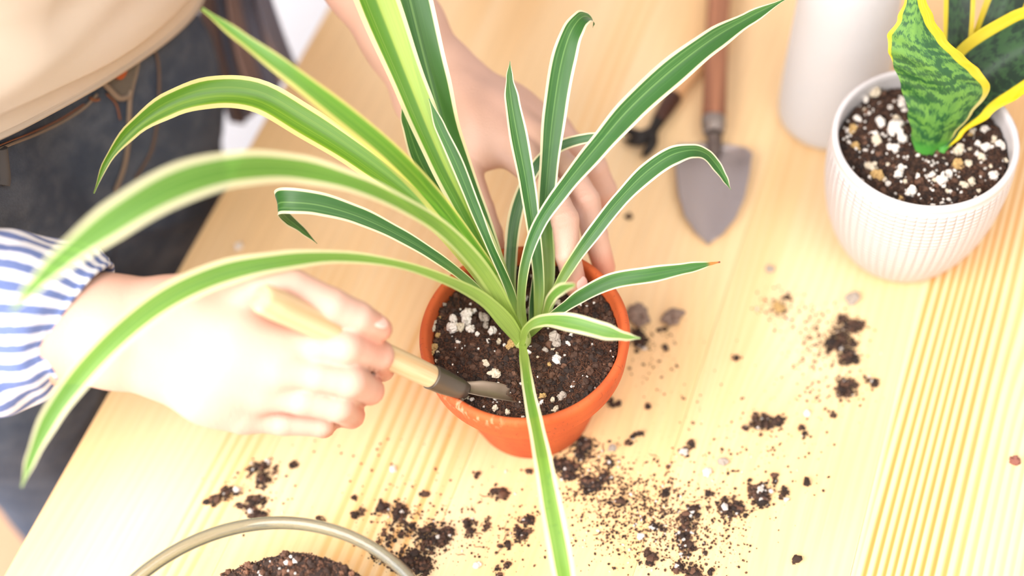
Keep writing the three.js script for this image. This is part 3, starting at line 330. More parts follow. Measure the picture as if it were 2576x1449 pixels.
  add(soft, [[1366, 818, D, 6], [1374, 780, D - 0.02, 9], [1388, 748, D - 0.05, 13], [1412, 727, D - 0.075, 15], [1440, 718, D - 0.095, 8], [1448, 716, D - 0.098, 2]], { n: 32 });
  mesh('crown', local(tube([at(1316, 878, D + 0.012), at(1313, 850, D - 0.002), at(1306, 800, D - 0.004)], [0.0052, 0.0062, 0.003], 16, 12), g), mat({ color: S(0xa9b86a), roughness: 0.5 }), g);
}
{ // snake plant
  const g = group('snake_plant', WPOT.clone().setY(TOP + 0.1045), 'snake plant with broad mottled green leaves edged in bright yellow', 'plant');
  const tex = (seed, a, b, el, er, pale = 0) => texture(256, 512, (u, v) => {
    const warp = noise2(u * 4 + seed, v * 7) * 1.5 + noise2(u * 13, v * 30 + seed) * 0.7, band = Math.sin((v * 22 + warp * 1.2) * 6.283 * 0.8), rag = 1.2 * (noise2(u * 26 + seed, v * 55) - 0.5) + 1.3 * (noise2(u * 90, v * 130 + seed) - 0.5), pat = noise2(u * 7, v * 11 + seed) - 0.45, k = smooth(-0.8, 0.85, band * 0.6 + rag * 1.1 + pat * 1.6);
    let c = mix3(a, b, k * (0.7 + 0.3 * noise2(u * 12, v * 5))); const w = 0.02 * (noise2(v * 9, seed) - 0.5), L = el(v), E = er(v), m = 1 - smooth(L - 0.012 + w, L + 0.012 + w, u) * (1 - smooth(1 - E - 0.012 + w, 1 - E + 0.012 + w, u));
    const low = 1 - smooth(0.24, 0.32, v); c = mix3(c, mix3(mix3(rgb(202, 172, 8), rgb(206, 188, 50), noise2(u * 30, v * 14)), rgb(196, 184, 112), low * pale), m); return mix3(rgb(70, 140, 50), c, smooth(0.03, 0.09, v));
  }, true, false);
  const steps = (list) => (v) => { const q = v * (list.length - 1), k = Math.min(list.length - 2, Math.floor(q)); return lerp(list[k], list[k + 1], q - k); };
  const bright = mat({ map: tex(1, rgb(36, 82, 40), rgb(104, 150, 60), steps([-0.1, -0.1, -0.1, -0.1, -0.02, 0.03, 0.07, 0.12, 0.1, 0.08, 0.08]), steps([0.05, 0.05, 0.06, 0.1, 0.14, 0.17, 0.2, 0.32, 0.45, 0.4, 0.3]), 1), roughness: 0.4, transmission: 0.1, thickness: 0 }), dark = mat({ map: tex(2, rgb(18, 40, 24), rgb(46, 78, 40), () => 0.14, () => 0.16), roughness: 0.42, specularIntensity: 0.7, transmission: 0.08, thickness: 0 });
  const D = 1.015, add = (m, c, o) => mesh('leaf', local(leaf(c, o), g), m, g);
  add(dark, [[2368, 352, D + 0.006, 14], [2392, 250, D + 0.004, 30], [2408, 130, D - 0.0, 36], [2414, 0, D - 0.008, 38], [2418, -160, D - 0.02, 46], [2420, -320, D - 0.02, 4]], { fold: 0.2 });
  add(dark, [[2385, 350, D + 0.01, 14], [2440, 240, D + 0.008, 34], [2492, 110, D, 50], [2545, -20, D - 0.004, 56], [2600, -150, D - 0.008, 56], [2640, -300, D - 0.008, 4]], { fold: 0.25 });
  add(dark, [[2368, 384, D - 0.002, 8], [2388, 330, D - 0.002, 34], [2425, 258, D - 0.005, 72], [2485, 182, D - 0.01, 98], [2576, 122, D - 0.014, 96], [2690, 66, D - 0.018, 76], [2790, 30, D - 0.02, 6]], { fold: 0.4 });
  add(bright, [[2334, 396, D + 0.002, 30], [2352, 345, D - 0.01, 56], [2370, 300, D - 0.022, 82], [2386, 240, D - 0.036, 113], [2366, 195, D - 0.046, 108], [2338, 150, D - 0.054, 94], [2311, 100, D - 0.06, 74], [2307, 50, D - 0.066, 46], [2305, 0, D - 0.072, 27], [2304, -70, D - 0.08, 34], [2304, -240, D - 0.09, 6]], { fold: -0.28, n: 120, side: RIGHT });
}
// ------------------------------------------------------------------ tools and bottle
// a dished metal blade: c [[point, half width], ...] from neck to tip, up = the open side, dish = depth over half width
function blade(c, up, dish, thick, dishAt = () => 1) {
  const cv = new THREE.CatmullRomCurve3(c.map((q) => q[0]), false, 'centripetal'), L = c.length - 1;
  return grid(48, 48, (u, v) => {
    const q = cv.getPoint(v), T = cv.getTangent(v), Sd = T.clone().cross(up).normalize(), N = Sd.clone().cross(T).normalize(), s = v * L, k = Math.min(L - 1, Math.floor(s)), hw = lerp(c[k][1], c[k + 1][1], smooth(0, 1, s - k) * 0.5 + (s - k) * 0.5);
    const top = u < 0.5, a = top ? u * 4 - 1 : 3 - u * 4, e = Math.pow(Math.abs(a), 2) * dish * hw * dishAt(v);
    return q.addScaledVector(Sd, a * hw).addScaledVector(N, e + (top ? thick / 2 : -thick / 2) * (1 - Math.pow(Math.abs(a), 12)));
  });
}
const grainTex = (a, b, seed, k = 26) => texture(128, 512, (u, v) => { const g = noise2(u * k + seed, v * 2.2) * 0.7 + noise2(u * k * 3, v * 9 + seed) * 0.3; return mix3(a, b, smooth(0.2, 0.85, g)); });
const walnut = mat({ map: grainTex(rgb(168, 112, 80), rgb(124, 78, 54), 4), roughness: 0.6 }), beech = mat({ map: grainTex(rgb(214, 186, 144), rgb(196, 162, 116), 7), roughness: 0.5 });
const steel = mat({ color: S(0xb2a8a6), metalness: 0.85, roughness: 0.36 }), darkSteel = mat({ color: S(0x5c5246), metalness: 0.6, roughness: 0.38 }), blackIron = mat({ color: S(0x1d1713), metalness: 0.3, roughness: 0.55 });
{
  const o = on(1795, 320, 0), g = group('trowel', o, 'hand trowel with brown wooden handle and grey blade, lying flat on the table', 'trowel');
  mesh('handle', local(tube([on(1822, -160, 0.024), on(1816, -60, 0.024), on(1808, 10, 0.0235), on(1801, 150, 0.022), on(1796, 290, 0.019), on(1795, 300, 0.0188)], [0.0085, 0.0098, 0.0096, 0.0094, 0.0096, 0.0094], 24, 40), g), walnut, g);
  mesh('ferrule', local(tube([on(1795, 298, 0.0188), on(1795, 318, 0.0175), on(1796, 334, 0.0165)], [0.0099, 0.0098, 0.0085], 24, 10), g), mat({ color: S(0x9a9089), metalness: 0.8, roughness: 0.3 }), g);
  mesh('neck', local(tube([on(1796, 330, 0.016), on(1797, 348, 0.012), on(1797, 372, 0.006), on(1796, 400, 0.0035)], [0.0066, 0.0062, 0.0062, 0.004], 20, 16), g), mat({ color: S(0x5d5049), metalness: 0.5, roughness: 0.45 }), g);
  mesh('blade', local(blade([[on(1797, 364, 0.0045), 0.010], [on(1796, 382, 0.0026), 0.026], [on(1794, 402, 0.0016), 0.0302], [on(1791, 450, 0.0012), 0.0290], [on(1788, 505, 0.0012), 0.0262], [on(1785, 555, 0.0012), 0.0205], [on(1783, 590, 0.0013), 0.0120], [on(1781, 613, 0.0016), 0.0016]], V3(0, 1, 0), 0.42, 0.0014), g), steel, g);
}
{
  const g = group('hand_rake', on(1650, 320, 0), 'small black hand rake with pale wooden handle, lying behind the far hand', 'hand rake');
  mesh('handle', local(tube([on(1690, 248, 0.012), on(1715, 213, 0.0095), on(1765, 150, 0.0075), on(1828, 72, 0.0062)], [0.0074, 0.0072, 0.0066, 0.0058], 20, 24), g), mat({ map: grainTex(rgb(222, 176, 128), rgb(196, 144, 98), 9), roughness: 0.55 }), g);
  mesh('ferrule', local(tube([on(1694, 243, 0.0122), on(1675, 273, 0.0125), on(1656, 303, 0.0125)], [0.0078, 0.0070, 0.0056], 20, 10), g), mat({ color: S(0x4b3026), metalness: 0.5, roughness: 0.4 }), g);
  mesh('shank', local(tube([on(1658, 300, 0.0125), on(1646, 322, 0.0125), on(1636, 338, 0.0115)], [0.0052, 0.0046, 0.005], 14, 8), g), blackIron, g);
  for (const pts of [[[1640, 332, 0.012], [1612, 340, 0.014], [1580, 328, 0.012], [1558, 318, 0.002]], [[1636, 338, 0.012], [1612, 354, 0.014], [1590, 356, 0.011], [1572, 352, 0.002]], [[1640, 336, 0.012], [1640, 362, 0.014], [1628, 382, 0.011], [1618, 394, 0.002]]])
    mesh('tine', local(tube(pts.map((q) => on(...q)), [0.0048, 0.0044, 0.0036, 0.0014], 12, 24), g), blackIron, g);
}
{ // the small trowel in the near hand; its handle points up out of the fist
  const a = at(655, 748, 0.826), b = at(1088, 949, 0.921), g = group('small_trowel', at(1310, 1002, 0.944), 'small trowel with pale wooden handle held in the near hand, digging in the pot', 'trowel'), dir = b.clone().sub(a).normalize();
  const P = (t) => a.clone().addScaledVector(dir, t), Ln = a.distanceTo(b);
  mesh('handle', local(tube([P(-0.0006), P(0.002), P(0.012), P(Ln * 0.3), P(Ln * 0.6), P(Ln * 0.85), P(Ln - 0.002), P(Ln)], [0.0072, 0.0086, 0.0092, 0.0086, 0.0078, 0.0078, 0.0074, 0.006], 28, 60), g), beech, g);
  const e1 = at(1083, 947, 0.920), e2 = at(1118, 962, 0.927), e3 = at(1158, 978, 0.932), e4 = at(1176, 984, 0.934);
  mesh('socket', local(tube([e1, e2, e3, e4], [0.0082, 0.0080, 0.0066, 0.0046], 28, 20), g), darkSteel, g);
  const nrm = CAM.clone().sub(at(1200, 985, 0.93)).normalize().addScaledVector(UPV, 0.9).normalize();
  mesh('blade', local(blade([[at(1150, 975, 0.932), 0.0032], [at(1178, 980, 0.934), 0.0052], [at(1215, 985, 0.936), 0.0068], [at(1260, 993, 0.940), 0.0072], [at(1300, 1003, 0.946), 0.006], [at(1340, 1013, 0.956), 0.003], [at(1356, 1017, 0.96), 0.0005]], nrm, 0.42, 0.0012), g), mat({ color: S(0x8b7a68), metalness: 0.6, roughness: 0.38 }), g);
}
{
  const g = group('spray_bottle', on(2086, 290, 0), 'frosted white plastic spray bottle beside the white pot', 'bottle');
  mesh('bottle_body', lathe([[0, 0.002], [0.034, 0], [0.038, 0.002], [0.0412, 0.007], [0.0416, 0.014], [0.0410, 0.04], [0.0390, 0.09], [0.0372, 0.13], [0.036, 0.155], [0.028, 0.175], [0.017, 0.186], [0.0135, 0.19], [0.0135, 0.205], [0.0125, 0.205], [0.0125, 0.19], [0.016, 0.184]], 96), mat({ color: S(0xe0dedd), roughness: 0.5, transmission: 0.35, thickness: 0 }), g);
  const wp = mat({ color: 0xf0f0ee, roughness: 0.4 });
  mesh('collar', place(new THREE.CylinderGeometry(0.016, 0.017, 0.022, 40), V3(0, 0.205, 0)), wp, g);
  mesh('spray_head', mergeGeometries([place(new RoundedBoxGeometry(0.026, 0.032, 0.075, 4, 0.008), V3(0, 0.235, -0.014)), place(new THREE.CylinderGeometry(0.008, 0.009, 0.012, 24).rotateX(Math.PI / 2), V3(0, 0.24, -0.056))].map((q) => q.index ? q.toNonIndexed() : q)), wp, g);
  mesh('trigger', tube([V3(0, 0.226, -0.036), V3(0, 0.205, -0.046), V3(0, 0.18, -0.04)], [0.006, 0.005, 0.004], 12, 16), wp, g);
}
// ------------------------------------------------------------------ the person at the table edge: B(a, f, h) = left, forward, up
const B = (a, f, h) => tab(a, f, h);
function seg(p, q, ra, rb) { return [p.x, p.y, p.z, q.x - p.x, q.y - p.y, q.z - p.z, ra, rb, 1 / Math.max(1e-9, p.distanceToSquared(q))]; }
function chain(...n) { const out = []; for (let i = 1; i < n.length; i++) out.push(seg(n[i - 1][0], n[i][0], n[i - 1][1], n[i][1])); return out; }
const smin = (a, b, k) => { const h = Math.max(k - Math.abs(a - b), 0) / k; return Math.min(a, b) - h * h * k * 0.25; };
function dist(segs, x, y, z, k) {
  let d = 1e9; for (const s of segs) { const px = x - s[0], py = y - s[1], pz = z - s[2]; let t = (px * s[3] + py * s[4] + pz * s[5]) * s[8]; t = t < 0 ? 0 : t > 1 ? 1 : t; const dx = px - t * s[3], dy = py - t * s[4], dz = pz - t * s[5], e = Math.sqrt(dx * dx + dy * dy + dz * dz) - (s[6] + (s[7] - s[6]) * t); d = d > 1e8 ? e : smin(d, e, k); } return d;
}
function surface(f, lo, hi, cell, uvf) {                          // meshes f = 0 (surface nets)
  const nx = Math.ceil((hi.x - lo.x) / cell) + 1, ny = Math.ceil((hi.y - lo.y) / cell) + 1, nz = Math.ceil((hi.z - lo.z) / cell) + 1, val = new Float32Array(nx * ny * nz), id = (i, j, k) => (k * ny + j) * nx + i;
  for (let k = 0; k < nz; k++) for (let j = 0; j < ny; j++) for (let i = 0; i < nx; i++) val[id(i, j, k)] = f(lo.x + i * cell, lo.y + j * cell, lo.z + k * cell);
  const vi = new Int32Array(nx * ny * nz).fill(-1), pos = [], ix = [], E = [[0, 0, 0, 1, 0, 0], [0, 1, 0, 1, 1, 0], [0, 0, 1, 1, 0, 1], [0, 1, 1, 1, 1, 1], [0, 0, 0, 0, 1, 0], [1, 0, 0, 1, 1, 0], [0, 0, 1, 0, 1, 1], [1, 0, 1, 1, 1, 1], [0, 0, 0, 0, 0, 1], [1, 0, 0, 1, 0, 1], [0, 1, 0, 0, 1, 1], [1, 1, 0, 1, 1, 1]];
  for (let k = 0; k < nz - 1; k++) for (let j = 0; j < ny - 1; j++) for (let i = 0; i < nx - 1; i++) {
    let n = 0, x = 0, y = 0, z = 0;
    for (const e of E) { const a = val[id(i + e[0], j + e[1], k + e[2])], b = val[id(i + e[3], j + e[4], k + e[5])]; if ((a < 0) !== (b < 0)) { const t = a / (a - b); x += e[0] + t * (e[3] - e[0]); y += e[1] + t * (e[4] - e[1]); z += e[2] + t * (e[5] - e[2]); n++; } }
    if (n) { vi[id(i, j, k)] = pos.length / 3; pos.push(lo.x + (i + x / n) * cell, lo.y + (j + y / n) * cell, lo.z + (k + z / n) * cell); }
  }
  const quad = (a, b, c, d, flip) => { if (a < 0 || b < 0 || c < 0 || d < 0) return; flip ? ix.push(a, c, b, a, d, c) : ix.push(a, b, c, a, c, d); };
  for (let k = 1; k < nz - 1; k++) for (let j = 1; j < ny - 1; j++) for (let i = 1; i < nx - 1; i++) {
    const s = val[id(i, j, k)] < 0;
    if (s !== (val[id(i + 1, j, k)] < 0)) quad(vi[id(i, j - 1, k - 1)], vi[id(i, j, k - 1)], vi[id(i, j, k)], vi[id(i, j - 1, k)], !s);
    if (s !== (val[id(i, j + 1, k)] < 0)) quad(vi[id(i - 1, j, k - 1)], vi[id(i - 1, j, k)], vi[id(i, j, k)], vi[id(i, j, k - 1)], !s);
    if (s !== (val[id(i, j, k + 1)] < 0)) quad(vi[id(i - 1, j - 1, k)], vi[id(i, j - 1, k)], vi[id(i, j, k)], vi[id(i - 1, j, k)], !s);
  }
  const nor = new Float32Array(pos.length), uv = new Float32Array(pos.length / 3 * 2), h = cell * 0.6;
  for (let i = 0; i < pos.length; i += 3) { const [x, y, z] = [pos[i], pos[i + 1], pos[i + 2]], n = V3(f(x + h, y, z) - f(x - h, y, z), f(x, y + h, z) - f(x, y - h, z), f(x, y, z + h) - f(x, y, z - h)).normalize(); nor.set([n.x, n.y, n.z], i); uv.set(uvf ? uvf(x, y, z) : [x * 10, z * 10], i / 3 * 2); }
  const g = new THREE.BufferGeometry(); g.setAttribute('position', new THREE.Float32BufferAttribute(pos, 3)); g.setAttribute('normal', new THREE.BufferAttribute(nor, 3)); g.setAttribute('uv', new THREE.BufferAttribute(uv, 2)); g.setIndex(ix); return g;
}
const bounds = (segs, pad) => { const lo = V3(1e9, 1e9, 1e9), hi = V3(-1e9, -1e9, -1e9); for (const s of segs) for (const t of [0, 1]) { const p = V3(s[0] + t * s[3], s[1] + t * s[4], s[2] + t * s[5]), r = pad + Math.max(s[6], s[7]); lo.min(p.clone().subScalar(r)); hi.max(p.clone().addScalar(r)); } return [lo, hi]; };
{
  const root = B(0, -0.15, 0).setY(0), g = group('person', root, 'person in cream shirt, dark jeans and rolled striped sleeves, both hands at the terracotta pot', 'person');
  // --- hands and forearms
  const elbowR = at(-560, 762, 0.9), wristR = at(418, 848, 0.886), elbowL = at(775, -335, 1.0), wristL = at(1078, 205, 1.04);
  const hand = (palm, fingers) => (x, y, z) => { const dp = dist(palm, x, y, z, 0.016); let d = dp; const ds = fingers.map((q) => smin(dist(q, x, y, z, 0.002), dp, 0.007)); for (const e of ds) d = smin(d, e, 0.0016); return d; };
  const nearPalm = [
    ...chain([elbowR, 0.043], [at(-180, 800, 0.897), 0.041], [at(120, 812, 0.892), 0.0335], [at(300, 836, 0.889), 0.0300]), ...chain([at(300, 806, 0.889), 0.0245], [at(430, 800, 0.886), 0.0200]), ...chain([at(300, 868, 0.889), 0.0245], [at(440, 905, 0.886), 0.0200]),
    ...chain([at(440, 800, 0.882), 0.0185], [at(600, 830, 0.866), 0.0150], [at(735, 866, 0.868), 0.0112]), ...chain([at(440, 850, 0.882), 0.0190], [at(580, 895, 0.867), 0.0150], [at(705, 922, 0.863), 0.0116]), ...chain([at(440, 900, 0.886), 0.0190], [at(550, 950, 0.873), 0.0150], [at(662, 984, 0.871), 0.0112]), ...chain([at(445, 925, 0.890), 0.0180], [at(530, 990, 0.883), 0.0150], [at(615, 1042, 0.885), 0.0108]),
    ...chain([at(620, 900, 0.885), 0.014], [at(620, 980, 0.895), 0.013]), ...chain([at(440, 790, 0.884), 0.018], [at(530, 770, 0.874), 0.0165], [at(600, 772, 0.872), 0.0125])];
  const nearFingers = [
    chain([at(725, 868, 0.868), 0.0110], [at(800, 872, 0.864), 0.0104], [at(868, 872, 0.864), 0.0108], [at(952, 893, 0.888), 0.0096], [at(962, 930, 0.912), 0.0080]),
    chain([at(705, 922, 0.863), 0.0110], [at(800, 942, 0.864), 0.0102], [at(880, 958, 0.868), 0.0102], [at(930, 982, 0.896), 0.0090], [at(895, 995, 0.918), 0.0076]),
    chain([at(662, 984, 0.871), 0.0108], [at(762, 1004, 0.872), 0.0098], [at(850, 1022, 0.878), 0.0096], [at(884, 1045, 0.910), 0.0083], [at(838, 1045, 0.922), 0.0074]),
    chain([at(615, 1042, 0.885), 0.0102], [at(710, 1060, 0.888), 0.0086], [at(806, 1066, 0.896), 0.0080], [at(814, 1072, 0.916), 0.0074], [at(770, 1068, 0.926), 0.0066]),
    chain([at(556, 762, 0.870), 0.0150], [at(662, 714, 0.856), 0.0116], [at(740, 722, 0.852), 0.0104], [at(835, 768, 0.857), 0.0104], [at(900, 798, 0.866), 0.0098], [at(954, 827, 0.877), 0.0082])];
  const farPalm = [
    ...chain([elbowL, 0.040], [at(930, -70, 1.02), 0.0325], [at(1015, 90, 1.034), 0.0268]), ...chain([at(1000, 90, 1.034), 0.0225], [at(1062, 225, 1.04), 0.0190]), ...chain([at(1035, 75, 1.036), 0.0225], [at(1100, 200, 1.042), 0.0190]), ...chain([at(1130, 160, 1.042), 0.0115], [at(1142, 178, 1.041), 0.0105]),
    ...chain([at(1085, 230, 1.038), 0.0180], [at(1210, 320, 1.012), 0.0145], [at(1322, 405, 0.996), 0.0112]), ...chain([at(1105, 215, 1.040), 0.0180], [at(1245, 300, 1.020), 0.0145], [at(1372, 372, 1.008), 0.0112]), ...chain([at(1120, 200, 1.043), 0.0170], [at(1270, 285, 1.032), 0.0140], [at(1402, 345, 1.028), 0.0106]), ...chain([at(1125, 195, 1.047), 0.0160], [at(1280, 275, 1.046), 0.0130], [at(1400, 325, 1.048), 0.0098]),
    ...chain([at(1070, 260, 1.038), 0.0170], [at(1110, 340, 1.022), 0.0150], [at(1150, 398, 1.010), 0.0128]), ...chain([at(1150, 330, 1.03), 0.014], [at(1220, 370, 1.012), 0.012])];
  const farFingers = [
    chain([at(1322, 405, 0.996), 0.0106], [at(1385, 480, 0.978), 0.0098], [at(1420, 552, 0.966), 0.0096], [at(1428, 640, 0.968), 0.0086], [at(1448, 722, 0.982), 0.0078]),
    chain([at(1372, 372, 1.008), 0.0106], [at(1430, 430, 0.996), 0.0098], [at(1474, 505, 0.988), 0.0096], [at(1496, 590, 0.992), 0.0088], [at(1520, 672, 1.006), 0.0078]),
    chain([at(1402, 345, 1.028), 0.0102], [at(1450, 375, 1.026), 0.0094], [at(1496, 420, 1.028), 0.0090], [at(1522, 475, 1.038), 0.0082], [at(1536, 525, 1.050), 0.0072]),
    chain([at(1400, 325, 1.048), 0.0092], [at(1442, 362, 1.054), 0.0082], [at(1474, 405, 1.062), 0.0078], [at(1490, 445, 1.074), 0.0070], [at(1500, 480, 1.084), 0.0062]),
    chain([at(1120, 350, 1.018), 0.0140], [at(1168, 432, 1.004), 0.0122], [at(1205, 530, 0.998), 0.0108], [at(1228, 590, 0.999), 0.0102], [at(1246, 645, 1.003), 0.0084])];
  const creases = [[at(1418, 548, 0.966), at(1428, 640, 0.968).sub(at(1385, 480, 0.978))], [at(1472, 502, 0.988), at(1496, 590, 0.992).sub(at(1430, 430, 0.996))], [at(1496, 420, 1.028), at(1522, 475, 1.038).sub(at(1450, 375, 1.026))]].map(([p, d]) => [p, d.normalize()]);
  const tendons = [[at(1130, 225, 1.018), at(1322, 385, 0.986)], [at(1150, 215, 1.02), at(1376, 352, 0.998)]].map(([p, q]) => seg(p, q, 0.0045, 0.0038));
  const ff0 = hand(farPalm, farFingers), nf = hand(nearPalm, nearFingers), ff = (x, y, z) => {                 // knuckle creases and tendons on the far hand
    let d = ff0(x, y, z); if (d > 0.02) return d; d = smin(d, dist(tendons, x, y, z, 0.004), 0.014);
    for (const [p, a] of creases) { const dx = x - p.x, dy = y - p.y, dz = z - p.z, r = Math.sqrt(dx * dx + dy * dy + dz * dz); if (r < 0.014) { const s = dx * a.x + dy * a.y + dz * a.z; d += 0.00042 * Math.sin(s * 1650) * smooth(0.013, 0.006, r); } } return d; };
  const nb = bounds([...nearPalm.slice(2), ...nearFingers.flat()], 0.008), fb = bounds([...farPalm.slice(1), ...farFingers.flat()], 0.008);
  const nearHand = surface(nf, nb[0], nb[1], 0.0026), farHand = surface(ff, fb[0], fb[1], 0.0018);
  // --- torso, head, legs
  const hipR = B(-0.06, -0.15, 0.08), hipL = B(0.1, -0.15, 0.08), shR = B(-0.165, -0.08, 0.5), shL = B(0.175, -0.08, 0.5);
  const bones = [
    ...chain([B(-0.06, -0.16, 0.1), 0.09], [B(-0.05, -0.16, 0.24), 0.082], [B(-0.055, -0.125, 0.38), 0.082], [B(-0.07, -0.1, 0.46), 0.066]), ...chain([B(0.07, -0.155, 0.1), 0.09], [B(0.06, -0.16, 0.24), 0.082], [B(0.065, -0.125, 0.38), 0.082], [B(0.08, -0.1, 0.46), 0.066]),
    ...chain([shR, 0.05], [B(0.005, -0.08, 0.52), 0.06], [shL, 0.05]), ...chain([B(0.005, -0.07, 0.52), 0.055], [B(0.005, -0.03, 0.62), 0.05]),
    ...chain([shR, 0.05], [elbowR, 0.042]), ...chain([shL, 0.05], [elbowL, 0.041]), ...chain([elbowR, 0.042], [at(-180, 800, 0.897), 0.041]), ...chain([elbowL, 0.041], [at(905, -110, 1.016), 0.034]),
    ...chain([hipR, 0.085], [B(-0.06, -0.145, -0.3), 0.062], [B(-0.06, -0.18, -0.68), 0.042]), ...chain([hipL, 0.085], [B(0.105, -0.14, -0.3), 0.062], [B(0.105, -0.18, -0.68), 0.042]), ...chain([B(-0.06, -0.2, -0.715), 0.03], [B(-0.062, -0.02, -0.725), 0.022]), ...chain([B(0.105, -0.2, -0.715), 0.03], [B(0.11, -0.02, -0.725), 0.022])];
  const hc = B(0.005, 0.0, 0.715), headSegs = [...chain([B(0.005, 0.015, 0.655), 0.052], [hc, 0.078], [B(0.005, -0.02, 0.745), 0.088]), ...chain([B(0.005, 0.075, 0.70), 0.010], [B(0.005, 0.094, 0.675), 0.012]), ...chain([B(-0.02, 0.07, 0.652), 0.009], [B(0.03, 0.07, 0.652), 0.009]), ...chain([B(-0.035, 0.062, 0.715), 0.014], [B(0.045, 0.062, 0.715), 0.014]), ...chain([B(-0.075, -0.01, 0.70), 0.012], [B(-0.078, -0.015, 0.725), 0.014]), ...chain([B(0.085, -0.01, 0.70), 0.012], [B(0.088, -0.015, 0.725), 0.014])];
  const bf = (x, y, z) => smin(dist(bones, x, y, z, 0.05), dist(headSegs, x, y, z, 0.018), 0.02), bb = bounds([...bones, ...headSegs], 0.03);
  const trunk = surface(bf, bb[0], bb[1], 0.013);
  const skin = mergeGeometries([nearHand, farHand, trunk]);
  { const warm = [at(952, 832, 0.877), at(986, 922, 0.899), at(935, 995, 0.902), at(884, 1045, 0.91), at(814, 1072, 0.916), at(1246, 645, 1.003), at(1448, 722, 0.982), at(1520, 672, 1.006), at(1536, 525, 1.05)], knuckle = [at(1420, 552, 0.956), at(1474, 505, 0.978), at(735, 862, 0.85), at(705, 922, 0.85), at(662, 984, 0.86)], p = skin.attributes.position, c = new Float32Array(p.count * 3), q = V3();
    for (let i = 0; i < p.count; i++) { q.fromBufferAttribute(p, i); let w = 0; for (const t of warm) w = Math.max(w, 1 - q.distanceTo(t) / 0.024); for (const t of knuckle) w = Math.max(w, 0.3 * (1 - q.distanceTo(t) / 0.014)); w = smooth(0, 0.8, w); const n = 0.94 + 0.1 * fbm(q.x * 90, q.y * 90, q.z * 90, 3); c.set([lerp(0.61, 0.58, w) * n, lerp(0.365, 0.25, w) * n, lerp(0.272, 0.165, w) * n], i * 3); }
    skin.setAttribute('color', new THREE.BufferAttribute(c, 3)); }
  const pores = texture(256, 256, (u, v) => [0, 0, 0].fill(0.5 + 0.5 * (noise2(u * 128, v * 128) - 0.5) + 0.3 * (noise2(u * 40, v * 40) - 0.5)), false); pores.repeat.set(2.2, 2.2);
  mesh('body', local(skin, g), mat({ color: 0xffffff, vertexColors: true, roughness: 0.5, bumpMap: pores, bumpScale: 0.00025 }), g);
  const nailMat = mat({ color: S(0xe6b4a4), roughness: 0.25 });
  const nail = (p, along, out, l, w) => { const geo = new THREE.SphereGeometry(1, 24, 16), a = along.clone().normalize(), o = out.clone().addScaledVector(a, -out.dot(a)).normalize(), s = o.clone().cross(a); geo.scale(l, w, 0.0016); geo.applyMatrix4(new THREE.Matrix4().makeBasis(a, s, o)); geo.translate(p.x, p.y, p.z); mesh('fingernail', local(geo, g), nailMat, g); };
  const toCam = (p) => CAM.clone().sub(p).normalize(), o1 = toCam(at(940, 815, 0.87)).addScaledVector(UPV, 0.9).addScaledVector(RIGHT, 0.35).normalize();
  nail(at(944, 826, 0.874).addScaledVector(o1, 0.0078), at(952, 832, 0.877).sub(at(835, 782, 0.859)), o1, 0.0072, 0.0056);
  const o2 = toCam(at(1240, 630, 1)).addScaledVector(RIGHT, -0.75).normalize(); nail(at(1241, 628, 1.001).addScaledVector(o2, 0.0082), at(1246, 645, 1.003).sub(at(1205, 530, 0.998)), o2, 0.0072, 0.0056);
  const o3 = toCam(at(1448, 722, 0.98)).addScaledVector(RIGHT, 0.6).normalize(); nail(at(1450, 715, 0.981).addScaledVector(o3, 0.0072), at(1448, 722, 0.982).sub(at(1428, 640, 0.968)), o3, 0.0062, 0.0046);
  // --- jeans
  const legs = [...chain([B(-0.056, -0.152, 0.27), 0.110], [B(-0.054, -0.155, 0.07), 0.110]), ...chain([B(0.095, -0.138, 0.27), 0.110], [B(0.110, -0.135, 0.06), 0.116]), ...chain([B(-0.054, -0.155, 0.07), 0.108], [B(-0.056, -0.15, -0.05), 0.102], [B(-0.06, -0.145, -0.3), 0.080], [B(-0.06, -0.175, -0.66), 0.066]), ...chain([B(0.110, -0.135, 0.06), 0.114], [B(0.110, -0.145, -0.3), 0.082], [B(0.105, -0.175, -0.66), 0.068])];
  const wu = (x, z) => (x - EDGE.x) * U.x + (z - EDGE.z) * U.z, ww = (x, z) => (x - EDGE.x) * W.x + (z - EDGE.z) * W.z;
  const jf = (x, y, z) => { const a = wu(x, z), h = y - TOP; let d = dist(legs, x, y, z, 0.03); d -= 0.0035 * (fbm(a * 22 + h * 14, h * 10, 3, 3) - 0.5) * 2 + 0.0035 * Math.pow(Math.max(0, Math.sin(h * 70 + Math.abs(a - 0.02) * 60)), 4) * smooth(0.12, 0.0, h) * smooth(0.18, 0.03, Math.abs(a - 0.02)); return Math.max(d, h - 0.29, -h - 0.7); };
  const jb = bounds(legs, 0.02), jeansGeo = surface(jf, jb[0], jb[1], 0.0075, (x, y, z) => [wu(x, z) * 27, (y - TOP) * 27]);
  { const p = jeansGeo.attributes.position, c = new Float32Array(p.count * 3); for (let i = 0; i < p.count; i++) { const x = p.getX(i), y = p.getY(i), z = p.getZ(i), m = smooth(0.38, 0.68, 0.6 * fbm(x * 42, y * 42, z * 42, 4) + 0.4 * fbm(x * 130, y * 130, z * 130, 2)); c.set([lerp(0.048, 0.098, m), lerp(0.067, 0.118, m), lerp(0.105, 0.155, m)], i * 3); } jeansGeo.setAttribute('color', new THREE.BufferAttribute(c, 3)); }
